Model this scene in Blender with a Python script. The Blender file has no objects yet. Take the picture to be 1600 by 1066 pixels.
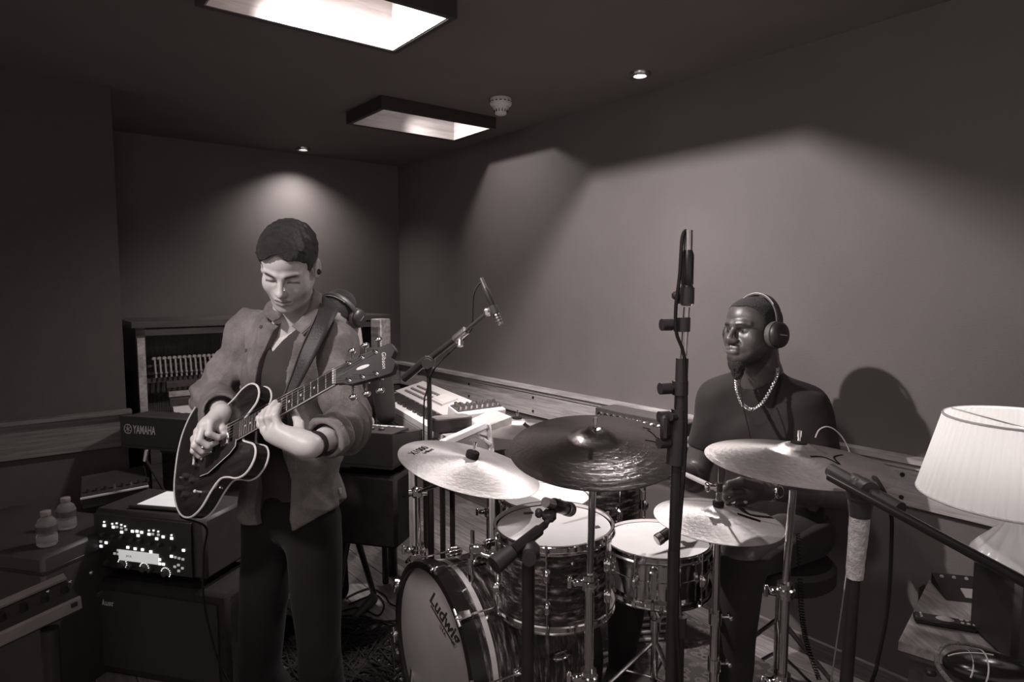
import bpy, math, random
import numpy as np
from mathutils import Vector, Matrix, noise as mnoise
random.seed(7); rng = np.random.default_rng(7)
PI = math.pi
C = bpy.context.scene.collection
SC = bpy.context.scene

# ------------------------------------------------------------------ camera, world, lights, exposure
F = 1027.0; PITCH = math.atan(86/F); H = 1.45
cam = bpy.data.cameras.new('camera'); camo = bpy.data.objects.new('camera', cam); C.objects.link(camo)
cam.sensor_width = 36; cam.lens = F/1600*36; cam.clip_start = .05
camo.location = (0, 0, H); camo.rotation_euler = (PI/2-PITCH, 0, 0)
SC.camera = camo
SC.view_settings.view_transform = 'Standard'; SC.view_settings.look = 'None'
SC.view_settings.gamma = 1; SC.view_settings.exposure = 0; SC.view_settings.use_curve_mapping = False
w = bpy.data.worlds.new('world'); SC.world = w; w.use_nodes = True
bg = w.node_tree.nodes['Background']; bg.inputs[0].default_value = (1, .9, .88, 1); bg.inputs[1].default_value = .55

def at(px, py, y):
    "point at world distance y in front of the camera that the photograph shows at pixel (px, py)"
    a = (px-800)/F; b = -(py-533)/F
    dy = math.cos(PITCH)+b*math.sin(PITCH); dz = -math.sin(PITCH)+b*math.cos(PITCH)
    return Vector((a*y/dy, y, H+dz*y/dy))
def room(t, e, z):
    "t: along the right wall from the far corner, e: out from the right wall"
    k = 1.074
    return Vector(((-.813+.6143*t-.7891*e)*k, (4.77-.7891*t-.6143*e)*k, z))
ZC = 2.363
def aim(o, to):
    o.rotation_euler = (Vector(to)-o.location).to_track_quat('-Z', 'Y').to_euler()
def lamp(name, kind, loc, e, size=.1, to=None, spot=None, blend=.5, col=(1, .95, .93), size_y=None):
    l = bpy.data.lights.new(name, kind); l.energy = e; l.color = col
    if kind == 'AREA':
        l.size = size
        if size_y: l.shape = 'RECTANGLE'; l.size_y = size_y
    else: l.shadow_soft_size = size
    if spot: l.spot_size = math.radians(spot); l.spot_blend = blend
    o = bpy.data.objects.new(name, l); o.location = loc; C.objects.link(o)
    if to is not None: aim(o, to)
    return o
D1 = room(2.44, .22, ZC-.012); D2 = room(.20, .76, ZC-.012); D3 = room(4.75, .8, ZC-.012)
WELLS = [(1.17, 1.51, .28, .88), (2.196, 2.546, 1.19, 1.79)]
lamp('downlight_beam', 'SPOT', D1, 115, .03, (.1, 2.3, .6), 98, .9)
lamp('downlight_beam', 'SPOT', D2, 72, .03, D2-Vector((0, 0, 1)), 130, 1)
for (t, e, pw) in ((1.27, .67, 26), (2.32, 1.75, 260)):
    p = room(t, e, 2.435); lamp('well_spot', 'SPOT', p, pw, .025, room(t+.16, e-1, 1.68), 92, 1)
for (t, e) in ((1.34, .6), (2.37, 1.5)):
    lamp('well_daylight', 'AREA', room(t, e, 2.84), 1.3, .3, room(t, e, 0))
# unseen lamps added to brighten the players, kit and piano, with a soft fill
lamp('added_spot', 'SPOT', (-1.35, .75, 2.34), 180, .08, (-.68, 1.95, 1.3), 42, .7)
lamp('added_spot', 'SPOT', (-.2, .9, 2.34), 72, .12, (.35, 2.0, .7), 66, .8)
lamp('added_spot', 'SPOT', (-.1, 2.9, 2.34), 120, .05, (-.9, 3.3, .8), 95, .8)  # added over the keyboards to brighten the piano, no fixture there
lamp('added_fill', 'AREA', (-.3, .2, 2.3), 9, .6, (0, 2.2, .8))  # soft area lamp added as overall fill

# ------------------------------------------------------------------ materials
def tint(v):
    k = .19*max(0, 1-v)
    return (v*(1+k*.62), v*(1-k*.28), v*(1-k*.42), 1)
def nodes(name):
    m = bpy.data.materials.new(name); m.use_nodes = True; nt = m.node_tree
    return m, nt, nt.nodes['Principled BSDF']
def L(nt, a, b): nt.links.new(a, b)
def coord(nt, scale=(1, 1, 1), kind='Object'):
    tc = nt.nodes.new('ShaderNodeTexCoord'); mp = nt.nodes.new('ShaderNodeMapping')
    mp.inputs['Scale'].default_value = scale; L(nt, tc.outputs[kind], mp.inputs[0]); return mp.outputs[0]
def ntex(nt, vec, scale, detail=4, rough=.6):
    n = nt.nodes.new('ShaderNodeTexNoise'); n.inputs['Scale'].default_value = scale
    n.inputs['Detail'].default_value = detail; n.inputs['Roughness'].default_value = rough
    L(nt, vec, n.inputs['Vector']); return n.outputs['Fac']
def ramp(nt, fac, stops):
    r = nt.nodes.new('ShaderNodeValToRGB'); L(nt, fac, r.inputs[0]); e = r.color_ramp.elements
    for i, (p, c) in enumerate(stops):
        if i > 1: e.new(p)
        e[i].position = p; e[i].color = tint(c) if not isinstance(c, tuple) else c
    return r.outputs[0]
def bump(nt, b, fac, s, d=.01):
    n = nt.nodes.new('ShaderNodeBump'); n.inputs['Strength'].default_value = s; n.inputs['Distance'].default_value = d
    L(nt, fac, n.inputs['Height']); L(nt, n.outputs[0], b.inputs['Normal'])
def mat(name, v, rough=.5, metal=0, var=.12, scale=20, bmp=0, bscale=200, spec=.5, coat=0, stretch=(1, 1, 1), emit=None, trans=0):
    m, nt, b = nodes(name)
    vec = coord(nt, stretch)
    L(nt, ramp(nt, ntex(nt, vec, scale), [(.3, v*(1-var)), (.7, v*(1+var))]), b.inputs['Base Color'])
    b.inputs['Roughness'].default_value = rough; b.inputs['Metallic'].default_value = metal
    b.inputs['Specular IOR Level'].default_value = spec; b.inputs['Coat Weight'].default_value = coat
    if trans: b.inputs['Transmission Weight'].default_value = trans
    if bmp: bump(nt, b, ntex(nt, vec, bscale, 3), bmp)
    if emit: b.inputs['Emission Color'].default_value = tint(1); b.inputs['Emission Strength'].default_value = emit
    return m
def wood(name, lo, hi, stretch=(1, 14, 14), scale=3, rough=.45):
    m, nt, b = nodes(name); vec = coord(nt, stretch)
    f = ntex(nt, vec, scale, 8, .65)
    L(nt, ramp(nt, f, [(.3, lo), (.62, hi)]), b.inputs['Base Color'])
    b.inputs['Roughness'].default_value = rough; bump(nt, b, f, .15, .003); return m
def pearl(name):
    m, nt, b = nodes(name); tc = nt.nodes.new('ShaderNodeTexCoord')
    s = nt.nodes.new('ShaderNodeSeparateXYZ'); L(nt, tc.outputs['Object'], s.inputs[0])
    a = nt.nodes.new('ShaderNodeMath'); a.operation = 'ARCTAN2'; L(nt, s.outputs[1], a.inputs[0]); L(nt, s.outputs[0], a.inputs[1])
    c = nt.nodes.new('ShaderNodeCombineXYZ')
    z = nt.nodes.new('ShaderNodeMath'); z.operation = 'MULTIPLY'; z.inputs[1].default_value = 34; L(nt, s.outputs[2], z.inputs[0])
    a2 = nt.nodes.new('ShaderNodeMath'); a2.operation = 'MULTIPLY'; a2.inputs[1].default_value = 1.6; L(nt, a.outputs[0], a2.inputs[0])
    L(nt, z.outputs[0], c.inputs[0]); L(nt, a2.outputs[0], c.inputs[1])
    f = ntex(nt, c.outputs[0], 2.2, 6, .62)
    L(nt, ramp(nt, f, [(.47, .02), (.56, .07), (.68, .34)]), b.inputs['Base Color'])
    b.inputs['Roughness'].default_value = .22; b.inputs['Coat Weight'].default_value = .6; b.inputs['Coat Roughness'].default_value = .08
    return m
def cymbal_mat(name, v, rough, metal=1):
    m, nt, b = nodes(name); tc = nt.nodes.new('ShaderNodeTexCoord')
    ln = nt.nodes.new('ShaderNodeVectorMath'); ln.operation = 'LENGTH'; L(nt, tc.outputs['Object'], ln.inputs[0])
    c = nt.nodes.new('ShaderNodeCombineXYZ'); L(nt, ln.outputs['Value'], c.inputs[0])
    rings = ntex(nt, c.outputs[0], 420, 3); blot = ntex(nt, tc.outputs['Object'], 9, 5)
    mx = nt.nodes.new('ShaderNodeMath'); mx.operation = 'ADD'; L(nt, rings, mx.inputs[0]); L(nt, blot, mx.inputs[1])
    hf = nt.nodes.new('ShaderNodeMath'); hf.operation = 'MULTIPLY'; hf.inputs[1].default_value = .5; L(nt, mx.outputs[0], hf.inputs[0])
    L(nt, ramp(nt, hf.outputs[0], [(.35, v*.72), (.65, v*1.2)]), b.inputs['Base Color'])
    b.inputs['Metallic'].default_value = metal; b.inputs['Roughness'].default_value = rough
    b.inputs['Anisotropic'].default_value = .75
    tg = nt.nodes.new('ShaderNodeTangent'); tg.direction_type = 'RADIAL'; tg.axis = 'Z'; L(nt, tg.outputs[0], b.inputs['Tangent'])
    vo = nt.nodes.new('ShaderNodeTexVoronoi'); vo.inputs['Scale'].default_value = 75; L(nt, tc.outputs['Object'], vo.inputs['Vector'])
    ad = nt.nodes.new('ShaderNodeMath'); ad.operation = 'ADD'; L(nt, vo.outputs['Distance'], ad.inputs[0]); L(nt, rings, ad.inputs[1])
    bump(nt, b, ad.outputs[0], .25, .0016); return m
def attr_mat(name, rough=.5, bmp=.1, bscale=300, spec=.4):
    m, nt, b = nodes(name); a = nt.nodes.new('ShaderNodeAttribute'); a.attribute_name = 'tone'
    n = ntex(nt, coord(nt), 60, 4); mx = nt.nodes.new('ShaderNodeMix'); mx.data_type = 'RGBA'; mx.blend_type = 'MULTIPLY'
    mx.inputs['Factor'].default_value = .35
    L(nt, a.outputs['Color'], mx.inputs['A']); L(nt, ramp(nt, n, [(.3, (.75, .75, .75, 1)), (.7, (1, 1, 1, 1))]), mx.inputs['B'])
    L(nt, mx.outputs['Result'], b.inputs['Base Color']); b.inputs['Roughness'].default_value = rough
    b.inputs['Specular IOR Level'].default_value = spec
    bump(nt, b, ntex(nt, coord(nt), bscale, 3), bmp, .002); return m

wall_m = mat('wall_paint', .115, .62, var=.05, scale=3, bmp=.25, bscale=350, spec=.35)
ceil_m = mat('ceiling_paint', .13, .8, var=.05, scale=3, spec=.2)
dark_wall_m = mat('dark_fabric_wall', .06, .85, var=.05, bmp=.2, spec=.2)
pine = wood('pale_pine', .16, .42)
oak = wood('oak_floor', .10, .28, (2, 16, 16), 3)
rail_m = wood('rail_pine', .2, .42, (1.2, 1.2, 22), 4)
lining_m = wood('plywood_lining', .3, .46, (1.2, 1.2, 14), 3, .6)
skirt_m = wood('skirting_wood', .08, .17, (1.2, 1.2, 22), 4)
table_m = wood('table_wood', .12, .38, (14, 1.5, 14), 4)
case_m = wood('dark_case_wood', .03, .075, (1, 1, 10), 4, .3)
black = mat('black_plastic', .016, .45)
black_m = mat('black_metal', .02, .32, var=.2)
black_s = mat('black_satin', .03, .5)
rubber = mat('rubber', .014, .8, spec=.2)
chrome = mat('chrome', .8, .12, 1, var=.05)
steel = mat('steel', .55, .3, 1)
white_p = mat('white_plastic', .58, .4, var=.04)
grey_p = mat('grey_plastic', .4, .45, var=.06)
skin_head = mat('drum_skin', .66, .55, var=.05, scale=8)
pearl_m = pearl('black_oyster_wrap')
cloth_k = mat('black_cloth', .022, .9, var=.2, bmp=.3, spec=.15)
keys_w = mat('white_keys', .62, .3, var=.03)
glow = mat('lamp_glow', 1, .5, emit=6)
screen_m = mat('lit_screen', .5, .4, emit=.42)
led_m = mat('lit_button', .9, .4, emit=1.0)
dim_led = mat('dim_button', .5, .4, emit=.25)
cream = mat('binding_cream', .62, .4, var=.05)
felt = mat('felt', .012, .95, spec=.1)
gold_m = mat('bright_metal', .85, .2, 1)

# ------------------------------------------------------------------ objects
def link(o, parent=None):
    C.objects.link(o)
    if parent is not None: o.parent = parent
    return o
def tag(o, label=None, cat=None, group=None, kind=None):
    if label: o['label'] = label
    if cat: o['category'] = cat
    if group: o['group'] = group
    if kind: o['kind'] = kind
    return o
def thing(name, label, cat, loc=(0, 0, 0), rot=None, group=None, M=None):
    o = bpy.data.objects.new(name, None); o.empty_display_size = .05; C.objects.link(o)
    if M is not None: o.matrix_world = M
    else:
        o.location = loc
        if rot: o.rotation_euler = rot
    return tag(o, label, cat, group)
def copy_tree(o, parent=None):
    c = o.copy(); C.objects.link(c); c.parent = parent
    for ch in o.children: copy_tree(ch, c)
    return c
def frame(axis, ref=(0, 0, 1)):
    z = Vector(axis).normalized(); r = Vector(ref)
    if abs(z.dot(r.normalized())) > .98: r = Vector((1, 0, 0))
    x = r.cross(z).normalized(); y = z.cross(x); return x, y, z
class B:
    "collects shapes into one mesh"
    def __init__(s): s.v = []; s.f = []; s.M = None
    def add(s, vs, fs):
        n = len(s.v)
        if s.M is not None: vs = [s.M @ Vector(p) for p in vs]
        s.v += [tuple(p) for p in vs]; s.f += [tuple(i+n for i in f) for f in fs]; return s
    def box(s, c, d, R=None, bev=.08):
        "chamfered box: c centre, d full sizes"
        hx, hy, hz = [k/2 for k in d]; b = min(hx, hy, hz)*bev*2; vs = []
        # 24 verts: each corner three
        idx = {}
        for sx in (-1, 1):
            for sy in (-1, 1):
                for sz in (-1, 1):
                    for k in range(3):
                        p = [sx*(hx-(b if k != 0 else 0)), sy*(hy-(b if k != 1 else 0)), sz*(hz-(b if k != 2 else 0))]
                        idx[sx, sy, sz, k] = len(vs); vs.append(Vector(p))
        fs = []
        for k in range(3):
            for sg in (-1, 1):
                o = [j for j in range(3) if j != k]; q = []
                for a, c2 in ((-1, -1), (1, -1), (1, 1), (-1, 1)):
                    t = [0, 0, 0]; t[k] = sg; t[o[0]] = a; t[o[1]] = c2; q.append(idx[tuple(t)+(k,)])
                if (sg < 0) != (k == 1): q.reverse()
                fs.append(q)
        for sx in (-1, 1):
            for sy in (-1, 1):
                for sz in (-1, 1):
                    q = [idx[sx, sy, sz, 0], idx[sx, sy, sz, 1], idx[sx, sy, sz, 2]]
                    if sx*sy*sz < 0: q.reverse()
                    fs.append(q)
        for k in range(3):
            a, c2 = [j for j in range(3) if j != k]
            for sa in (-1, 1):
                for sb in (-1, 1):
                    t = [0, 0, 0]; t[a] = sa; t[c2] = sb; t[k] = -1; u = list(t); u[k] = 1
                    q = [idx[tuple(t)+(a,)], idx[tuple(u)+(a,)], idx[tuple(u)+(c2,)], idx[tuple(t)+(c2,)]]
                    if (sa*sb > 0) != (k == 1): q.reverse()
                    fs.append(q)
        if R is not None: vs = [R @ p for p in vs]
        c = Vector(c); return s.add([p+c for p in vs], fs)
    def hexa(s, p):
        "eight corners, bottom four then top four"
        return s.add(p, [(3, 2, 1, 0), (4, 5, 6, 7), (0, 1, 5, 4), (1, 2, 6, 5), (2, 3, 7, 6), (3, 0, 4, 7)])
    def cyl(s, a, b, r, r2=None, n=16, caps=True):
        a, b = Vector(a), Vector(b); r2 = r if r2 is None else r2; x, y, z = frame(b-a); vs = []
        for c, q in ((a, r), (b, r2)):
            vs += [c+(x*math.cos(2*PI*i/n)+y*math.sin(2*PI*i/n))*q for i in range(n)]
        fs = [(i, (i+1) % n, n+(i+1) % n, n+i) for i in range(n)]
        if caps: fs += [tuple(range(n))[::-1], tuple(range(n, 2*n))]
        return s.add(vs, fs)
    def lathe(s, prof, n=32, o=(0, 0, 0), axis=(0, 0, 1), sweep=None):
        "prof: (radius, height) pairs turned about the axis through o"
        o = Vector(o); x, y, z = frame(axis) if tuple(axis) != (0, 0, 1) else (Vector((1, 0, 0)), Vector((0, 1, 0)), Vector((0, 0, 1))); vs = []; fs = []; m = len(prof)
        for i in range(n):
            c, sn = math.cos(2*PI*i/n), math.sin(2*PI*i/n)
            vs += [o+(x*c+y*sn)*r+z*h for r, h in prof]
        for i in range(n):
            j = (i+1) % n
            for k in range(m-1): fs.append((i*m+k, j*m+k, j*m+k+1, i*m+k+1))
        return s.add(vs, fs)
    def tube(s, pts, r, n=8, closed=False):
        pts = [Vector(p) for p in pts]; N = len(pts); vs = []; fs = []; x = None
        for i, p in enumerate(pts):
            a = pts[(i-1) % N] if (closed or i) else pts[0]; b = pts[(i+1) % N] if (closed or i < N-1) else pts[-1]
            z = (b-a).normalized()
            if x is None: x, y, z = frame(z)
            else: x = (x-z*x.dot(z)).normalized(); y = z.cross(x)
            q = r[i] if isinstance(r, (list, tuple)) else r
            vs += [p+(x*math.cos(2*PI*k/n)+y*math.sin(2*PI*k/n))*q for k in range(n)]
        for i in range(N if closed else N-1):
            for k in range(n):
                a, b = i*n, ((i+1) % N)*n; fs.append((a+k, a+(k+1) % n, b+(k+1) % n, b+k))
        if not closed: fs += [tuple(range(n))[::-1], tuple(range((N-1)*n, N*n))]
        return s.add(vs, fs)
    def ball(s, c, r, n=12, m=8, R=None):
        if not isinstance(r, (list, tuple)): r = (r, r, r)
        vs = []; fs = []; c = Vector(c)
        for j in range(1, m):
            for i in range(n):
                p = Vector((math.sin(PI*j/m)*math.cos(2*PI*i/n)*r[0], math.sin(PI*j/m)*math.sin(2*PI*i/n)*r[1], math.cos(PI*j/m)*r[2]))
                vs.append(c+(R @ p if R else p))
        t = Vector((0, 0, r[2])); vs += [c+(R @ t if R else t), c-(R @ t if R else t)]; T = len(vs)-2
        for j in range(m-2):
            for i in range(n): k = (i+1) % n; fs.append((j*n+i, (j+1)*n+i, (j+1)*n+k, j*n+k))
        for i in range(n): k = (i+1) % n; fs.append((T, i, k)); fs.append((T+1, (m-2)*n+k, (m-2)*n+i))
        return s.add(vs, fs)
    def plate(s, outline, z0, z1):
        "outline: list of (x, y) extruded from z0 to z1"
        n = len(outline)
        vs = [(x, y, z0) for x, y in outline]+[(x, y, z1) for x, y in outline]
        return s.add(vs, [tuple(range(n))[::-1], tuple(range(n, 2*n))]+[(i, (i+1) % n, n+(i+1) % n, n+i) for i in range(n)])
    def strip(s, rows):
        "rows of points joined into a sheet"
        n = len(rows[0]); vs = [p for r in rows for p in r]
        return s.add(vs, [(i*n+k, i*n+k+1, (i+1)*n+k+1, (i+1)*n+k) for i in range(len(rows)-1) for k in range(n-1)])
    def make(s, name, m, parent=None, smooth=True, ang=40, thick=None, sub=0):
        me = bpy.data.meshes.new(name); me.from_pydata(s.v, [], s.f); me.materials.append(m)
        if smooth: me.shade_smooth(); me.set_sharp_from_angle(angle=math.radians(ang))
        me.update(); o = bpy.data.objects.new(name, me); link(o, parent)
        if thick: q = o.modifiers.new('thick', 'SOLIDIFY'); q.thickness = thick; q.offset = 0
        if sub: q = o.modifiers.new('sub', 'SUBSURF'); q.levels = sub; q.render_levels = sub
        return o
def spline(P, n=8, closed=False):
    P = [Vector(p) for p in P]; out = []; N = len(P)
    for i in range(N if closed else N-1):
        g = lambda k: P[k % N] if closed else P[max(0, min(N-1, k))]
        a, b, c, d = g(i-1), g(i), g(i+1), g(i+2)
        for k in range(n):
            t = k/n; out.append(.5*((2*b)+(c-a)*t+(2*a-5*b+4*c-d)*t*t+(3*b-a-3*c+d)*t**3))
    if not closed: out.append(P[-1])
    return out
def text(name, s, size, m, parent, M, ext=.0006, shear=0, font=None, sx=1, off=0):
    cu = bpy.data.curves.new(name, 'FONT'); cu.body = s; cu.size = size; cu.extrude = ext; cu.align_x = 'CENTER'; cu.align_y = 'CENTER'; cu.shear = shear
    cu.resolution_u = 3; cu.offset = off
    t = bpy.data.objects.new(name, cu); C.objects.link(t); bpy.context.view_layer.update()
    me = bpy.data.meshes.new_from_object(t.evaluated_get(bpy.context.evaluated_depsgraph_get())); bpy.data.objects.remove(t)
    me.materials.clear(); me.materials.append(m); o = bpy.data.objects.new(name, me); link(o, parent)
    o.matrix_local = M @ Matrix.Diagonal((sx, 1, 1, 1)); return o
def tree_of(o):
    from mathutils.bvhtree import BVHTree
    M = o.matrix_world if o.parent is None else o.parent.matrix_world @ o.matrix_local
    return BVHTree.FromPolygons([M @ v.co for v in o.data.vertices], [tuple(p.vertices) for p in o.data.polygons])
def hit(tr, px, py, lift=.001):
    "the point of a surface seen at a pixel, and its normal"
    o = Vector((0, 0, H)); d = (at(px, py, 1.0)-o).normalized(); p, n, i, l = tr.ray_cast(o, d)
    if p is None: return None, None
    if n.dot(d) > 0: n = -n
    return p+n*lift, n
def trace(name, tr, pts, m, parent, r=.0009, width=None, n=6, lift=.0006, dash=0):
    "a seam (tube) or a strip laid on a surface"
    org = parent.matrix_world.inverted() if parent.parent is None else (parent.parent.matrix_world @ parent.matrix_local).inverted()
    P = [hit(tr, p.x, p.y, lift) for p in spline([(x, y, 0) for x, y in pts], n)]; P = [q for q in P if q[0] is not None]; b = B()
    if len(P) < 2: return None
    if width is None:
        if dash:
            for a, c in zip(P[::2], P[1::2]): b.cyl(org @ a[0], org @ c[0], r, n=5)
        else: b.tube([org @ q[0] for q in P], r, 5)
        return b.make(name, m, parent)
    rows = []
    for i, (p, nn) in enumerate(P):
        d = (P[min(i+1, len(P)-1)][0]-P[max(i-1, 0)][0]).normalized(); s = nn.cross(d).normalized()*width/2; rows.append([org @ (p-s), org @ (p+s)])
    b.strip(rows); return b.make(name, m, parent, thick=.0008)
def mframe(o, x, y, z=None):
    "4x4 matrix from origin and axes"
    x = Vector(x).normalized(); z = Vector(z).normalized() if z is not None else x.cross(Vector(y)).normalized(); y = z.cross(x).normalized(); x = y.cross(z)
    M = Matrix((x, y, z)).transposed().to_4x4(); M.translation = Vector(o); return M

# ------------------------------------------------------------------ the room
def slab(name, ps, m, label, thick=None):
    o = B().add(ps, [tuple(range(len(ps)))]).make(name, m, smooth=False); return tag(o, label, kind='structure')
def rbox(b, t0, t1, e0, e1, z0, z1):
    return b.hexa([room(t0, e0, z0), room(t1, e0, z0), room(t1, e1, z0), room(t0, e1, z0), room(t0, e0, z1), room(t1, e0, z1), room(t1, e1, z1), room(t0, e1, z1)])
TM, EM = 7.2, 5.2
b = B(); rbox(b, -.1, TM, -.12, 0, 0, ZC+.05); tag(b.make('wall_right', wall_m, smooth=False), 'smooth dark painted long wall behind the drummer', kind='structure')
b = B(); rbox(b, -.12, 0, 0, EM, 0, ZC+.05); tag(b.make('wall_back', wall_m, smooth=False), 'dark painted end wall with the lamp pool behind the guitarist', kind='structure')
TL = .933; EL = 1.868      # the near left block of wall
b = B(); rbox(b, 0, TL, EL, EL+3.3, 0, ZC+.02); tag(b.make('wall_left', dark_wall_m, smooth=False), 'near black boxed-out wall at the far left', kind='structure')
# ceiling with openings for the light wells
ts = sorted({-.1, TM}|{q for w_ in WELLS for q in w_[:2]}); es = sorted({-.1, EM}|{q for w_ in WELLS for q in w_[2:]})
b = B()
for i in range(len(ts)-1):
    for j in range(len(es)-1):
        tm, em = (ts[i]+ts[i+1])/2, (es[j]+es[j+1])/2
        if any(w_[0] < tm < w_[1] and w_[2] < em < w_[3] for w_ in WELLS): continue
        b.add([room(ts[i], es[j], ZC), room(ts[i], es[j+1], ZC), room(ts[i+1], es[j+1], ZC), room(ts[i+1], es[j], ZC)], [(0, 1, 2, 3)])
tag(b.make('ceiling', ceil_m, smooth=False), 'dark flat ceiling with two square light wells', kind='structure')
# floor and its boards
fl = B(); fl.add([room(-.1, -.1, -.02), room(TM, -.1, -.02), room(TM, EM, -.02), room(-.1, EM, -.02)], [(0, 3, 2, 1)])
floor = tag(fl.make('floor', mat('floor_gap', .03, .8), smooth=False), 'oak board floor strewn with cables', kind='structure')
bw = .125; meshes = []
for k in range(3):
    q = B(); q.box((0, 0, -.011), (1.2, bw-.003, .02), bev=.08); o = q.make('board', oak, floor, smooth=False); meshes.append(o.data); bpy.data.objects.remove(o)
ang = math.atan2(-.7891, .6143)
for j in range(26):
    off = (j*.37) % 1.2
    for i in range(6):
        t = .56+(i*1.2+off-1.2)/1.074
        if t > 4.8 or t < -.4: continue
        o = bpy.data.objects.new('board', meshes[(i+j) % 3]); link(o, floor)
        o.location = room(t, .06+j*bw/1.074, 0); o.rotation_euler = (0, 0, ang)
def rail(name, label, t0, t1, e0, e1, m=rail_m, z0=.693, z1=.867, along='t', w=1):
    b = B()
    if along == 't':
        rbox(b, t0, t1, e0, e0+.022, z0, z1-.04); rbox(b, t0, t1, e0, e0+.05, z1-.018, z1); rbox(b, t0, t1, e0, e0+.032, z1-.04, z1-.018)
    else:
        rbox(b, t0, t0+.022, e0, e1, z0, z1-.04); rbox(b, t0, t0+.05, e0, e1, z1-.018, z1); rbox(b, t0, t0+.032, e0, e1, z1-.04, z1-.018)
    o = tag(b.make(name, m, smooth=False), label, kind='structure'); return o
r1 = rail('trim_1', 'pale wooden cable rail with a ledge along the long wall', .02, TM, 0, 0)
for t in [x*.62+.3 for x in range(9)]:
    for z in (.72, .80):
        B().cyl(room(t, .02, z), room(t, .026, z), .008, n=8).make('screw', black_m, r1)
rail('trim_2', 'wooden rail with a ledge across the end wall', 0, 0, .0, EL, along='e')
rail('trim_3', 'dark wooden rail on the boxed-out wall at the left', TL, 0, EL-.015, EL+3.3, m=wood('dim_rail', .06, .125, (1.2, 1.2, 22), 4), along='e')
b = B(); rbox(b, 0, TM, 0, .016, 0, .07); tag(b.make('baseboard_right', skirt_m, smooth=False), 'low wooden skirting board below the long wall', kind='structure')
b = B(); rbox(b, 0, .016, .016, EL, 0, .07); tag(b.make('baseboard_back', skirt_m, smooth=False), 'low wooden skirting board below the end wall', kind='structure')
for i, (t0, t1, e0, e1) in enumerate(WELLS):
    lab = ['smaller looking light well of pale plywood above the drums', 'larger light well of pale plywood at the top of the picture'][i]
    c = room((t0+t1)/2, (e0+e1)/2, ZC); T = thing('light_well', lab, 'skylight', c, group='light wells in the ceiling')
    inv = Matrix.Translation(-c)
    zf = ZC-.062; g = .018
    for (a0, a1, b0, b1) in ((t0-g, t0, e0-g, e1+g), (t1, t1+g, e0-g, e1+g), (t0, t1, e0-g, e0), (t0, t1, e1, e1+g)):
        q = B(); q.M = inv; rbox(q, a0, a1, b0, b1, zf, ZC-.001); q.make('frame', black_s, T, smooth=False)
    for (a0, a1, b0, b1) in ((t0, t0+.006, e0, e1), (t1-.006, t1, e0, e1), (t0+.006, t1-.006, e0, e0+.006), (t0+.006, t1-.006, e1-.006, e1)):
        q = B(); q.M = inv; rbox(q, a0, a1, b0, b1, zf+.002, ZC+.5); q.make('lining_panel', lining_m, T, smooth=False)
    q = B(); q.M = inv; rbox(q, t0-.02, t1+.02, e0-.02, e1+.02, ZC+.5, ZC+.52); q.make('top_panel', white_p, T, smooth=False)
def downlight(p, label):
    T = thing('downlight', label, 'light', p, group='recessed ceiling lights')
    B().lathe([(.026, .012), (.028, -.004), (.040, -.006), (.045, 0), (.045, .012)], 32).make('ring', steel, T)
    B().cyl((0, 0, .004), (0, 0, .006), .027, n=24).make('lens', glow, T)
downlight(D1, 'small round recessed light above the drummer, the brighter of two')
downlight(D2, 'small round recessed light above the guitarist at the end wall')
ytop = (ZC-H)*F/(447-163); sd = Vector(((783-800)/F*ytop, ytop, ZC))
T = thing('smoke_detector', 'white round smoke detector on the ceiling beside the smaller light well', 'smoke detector', sd)
B().lathe([(.0, 0), (.052, 0), (.054, -.008), (.054, -.026), (.050, -.034), (.040, -.040)], 40).make('base', white_p, T)
B().lathe([(.041, -.036), (.036, -.052), (.030, -.062), (.028, -.074), (.02, -.078), (0, -.078)], 40).make('sensor_head', white_p, T)
q = B()
for i in range(16):
    a = 2*PI*i/16; q.box((math.cos(a)*.054, math.sin(a)*.054, -.018), (.004, .010, .004), Matrix.Rotation(a, 3, 'Z'))
q.make('vent_slot', black, T)
q = B()
for i in range(14):
    a = 2*PI*i/14; q.box((math.cos(a)*.0325, math.sin(a)*.0325, -.058), (.006, .003, .016), Matrix.Rotation(a, 3, 'Z'))
q.make('sensor_slot', black, T)

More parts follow.
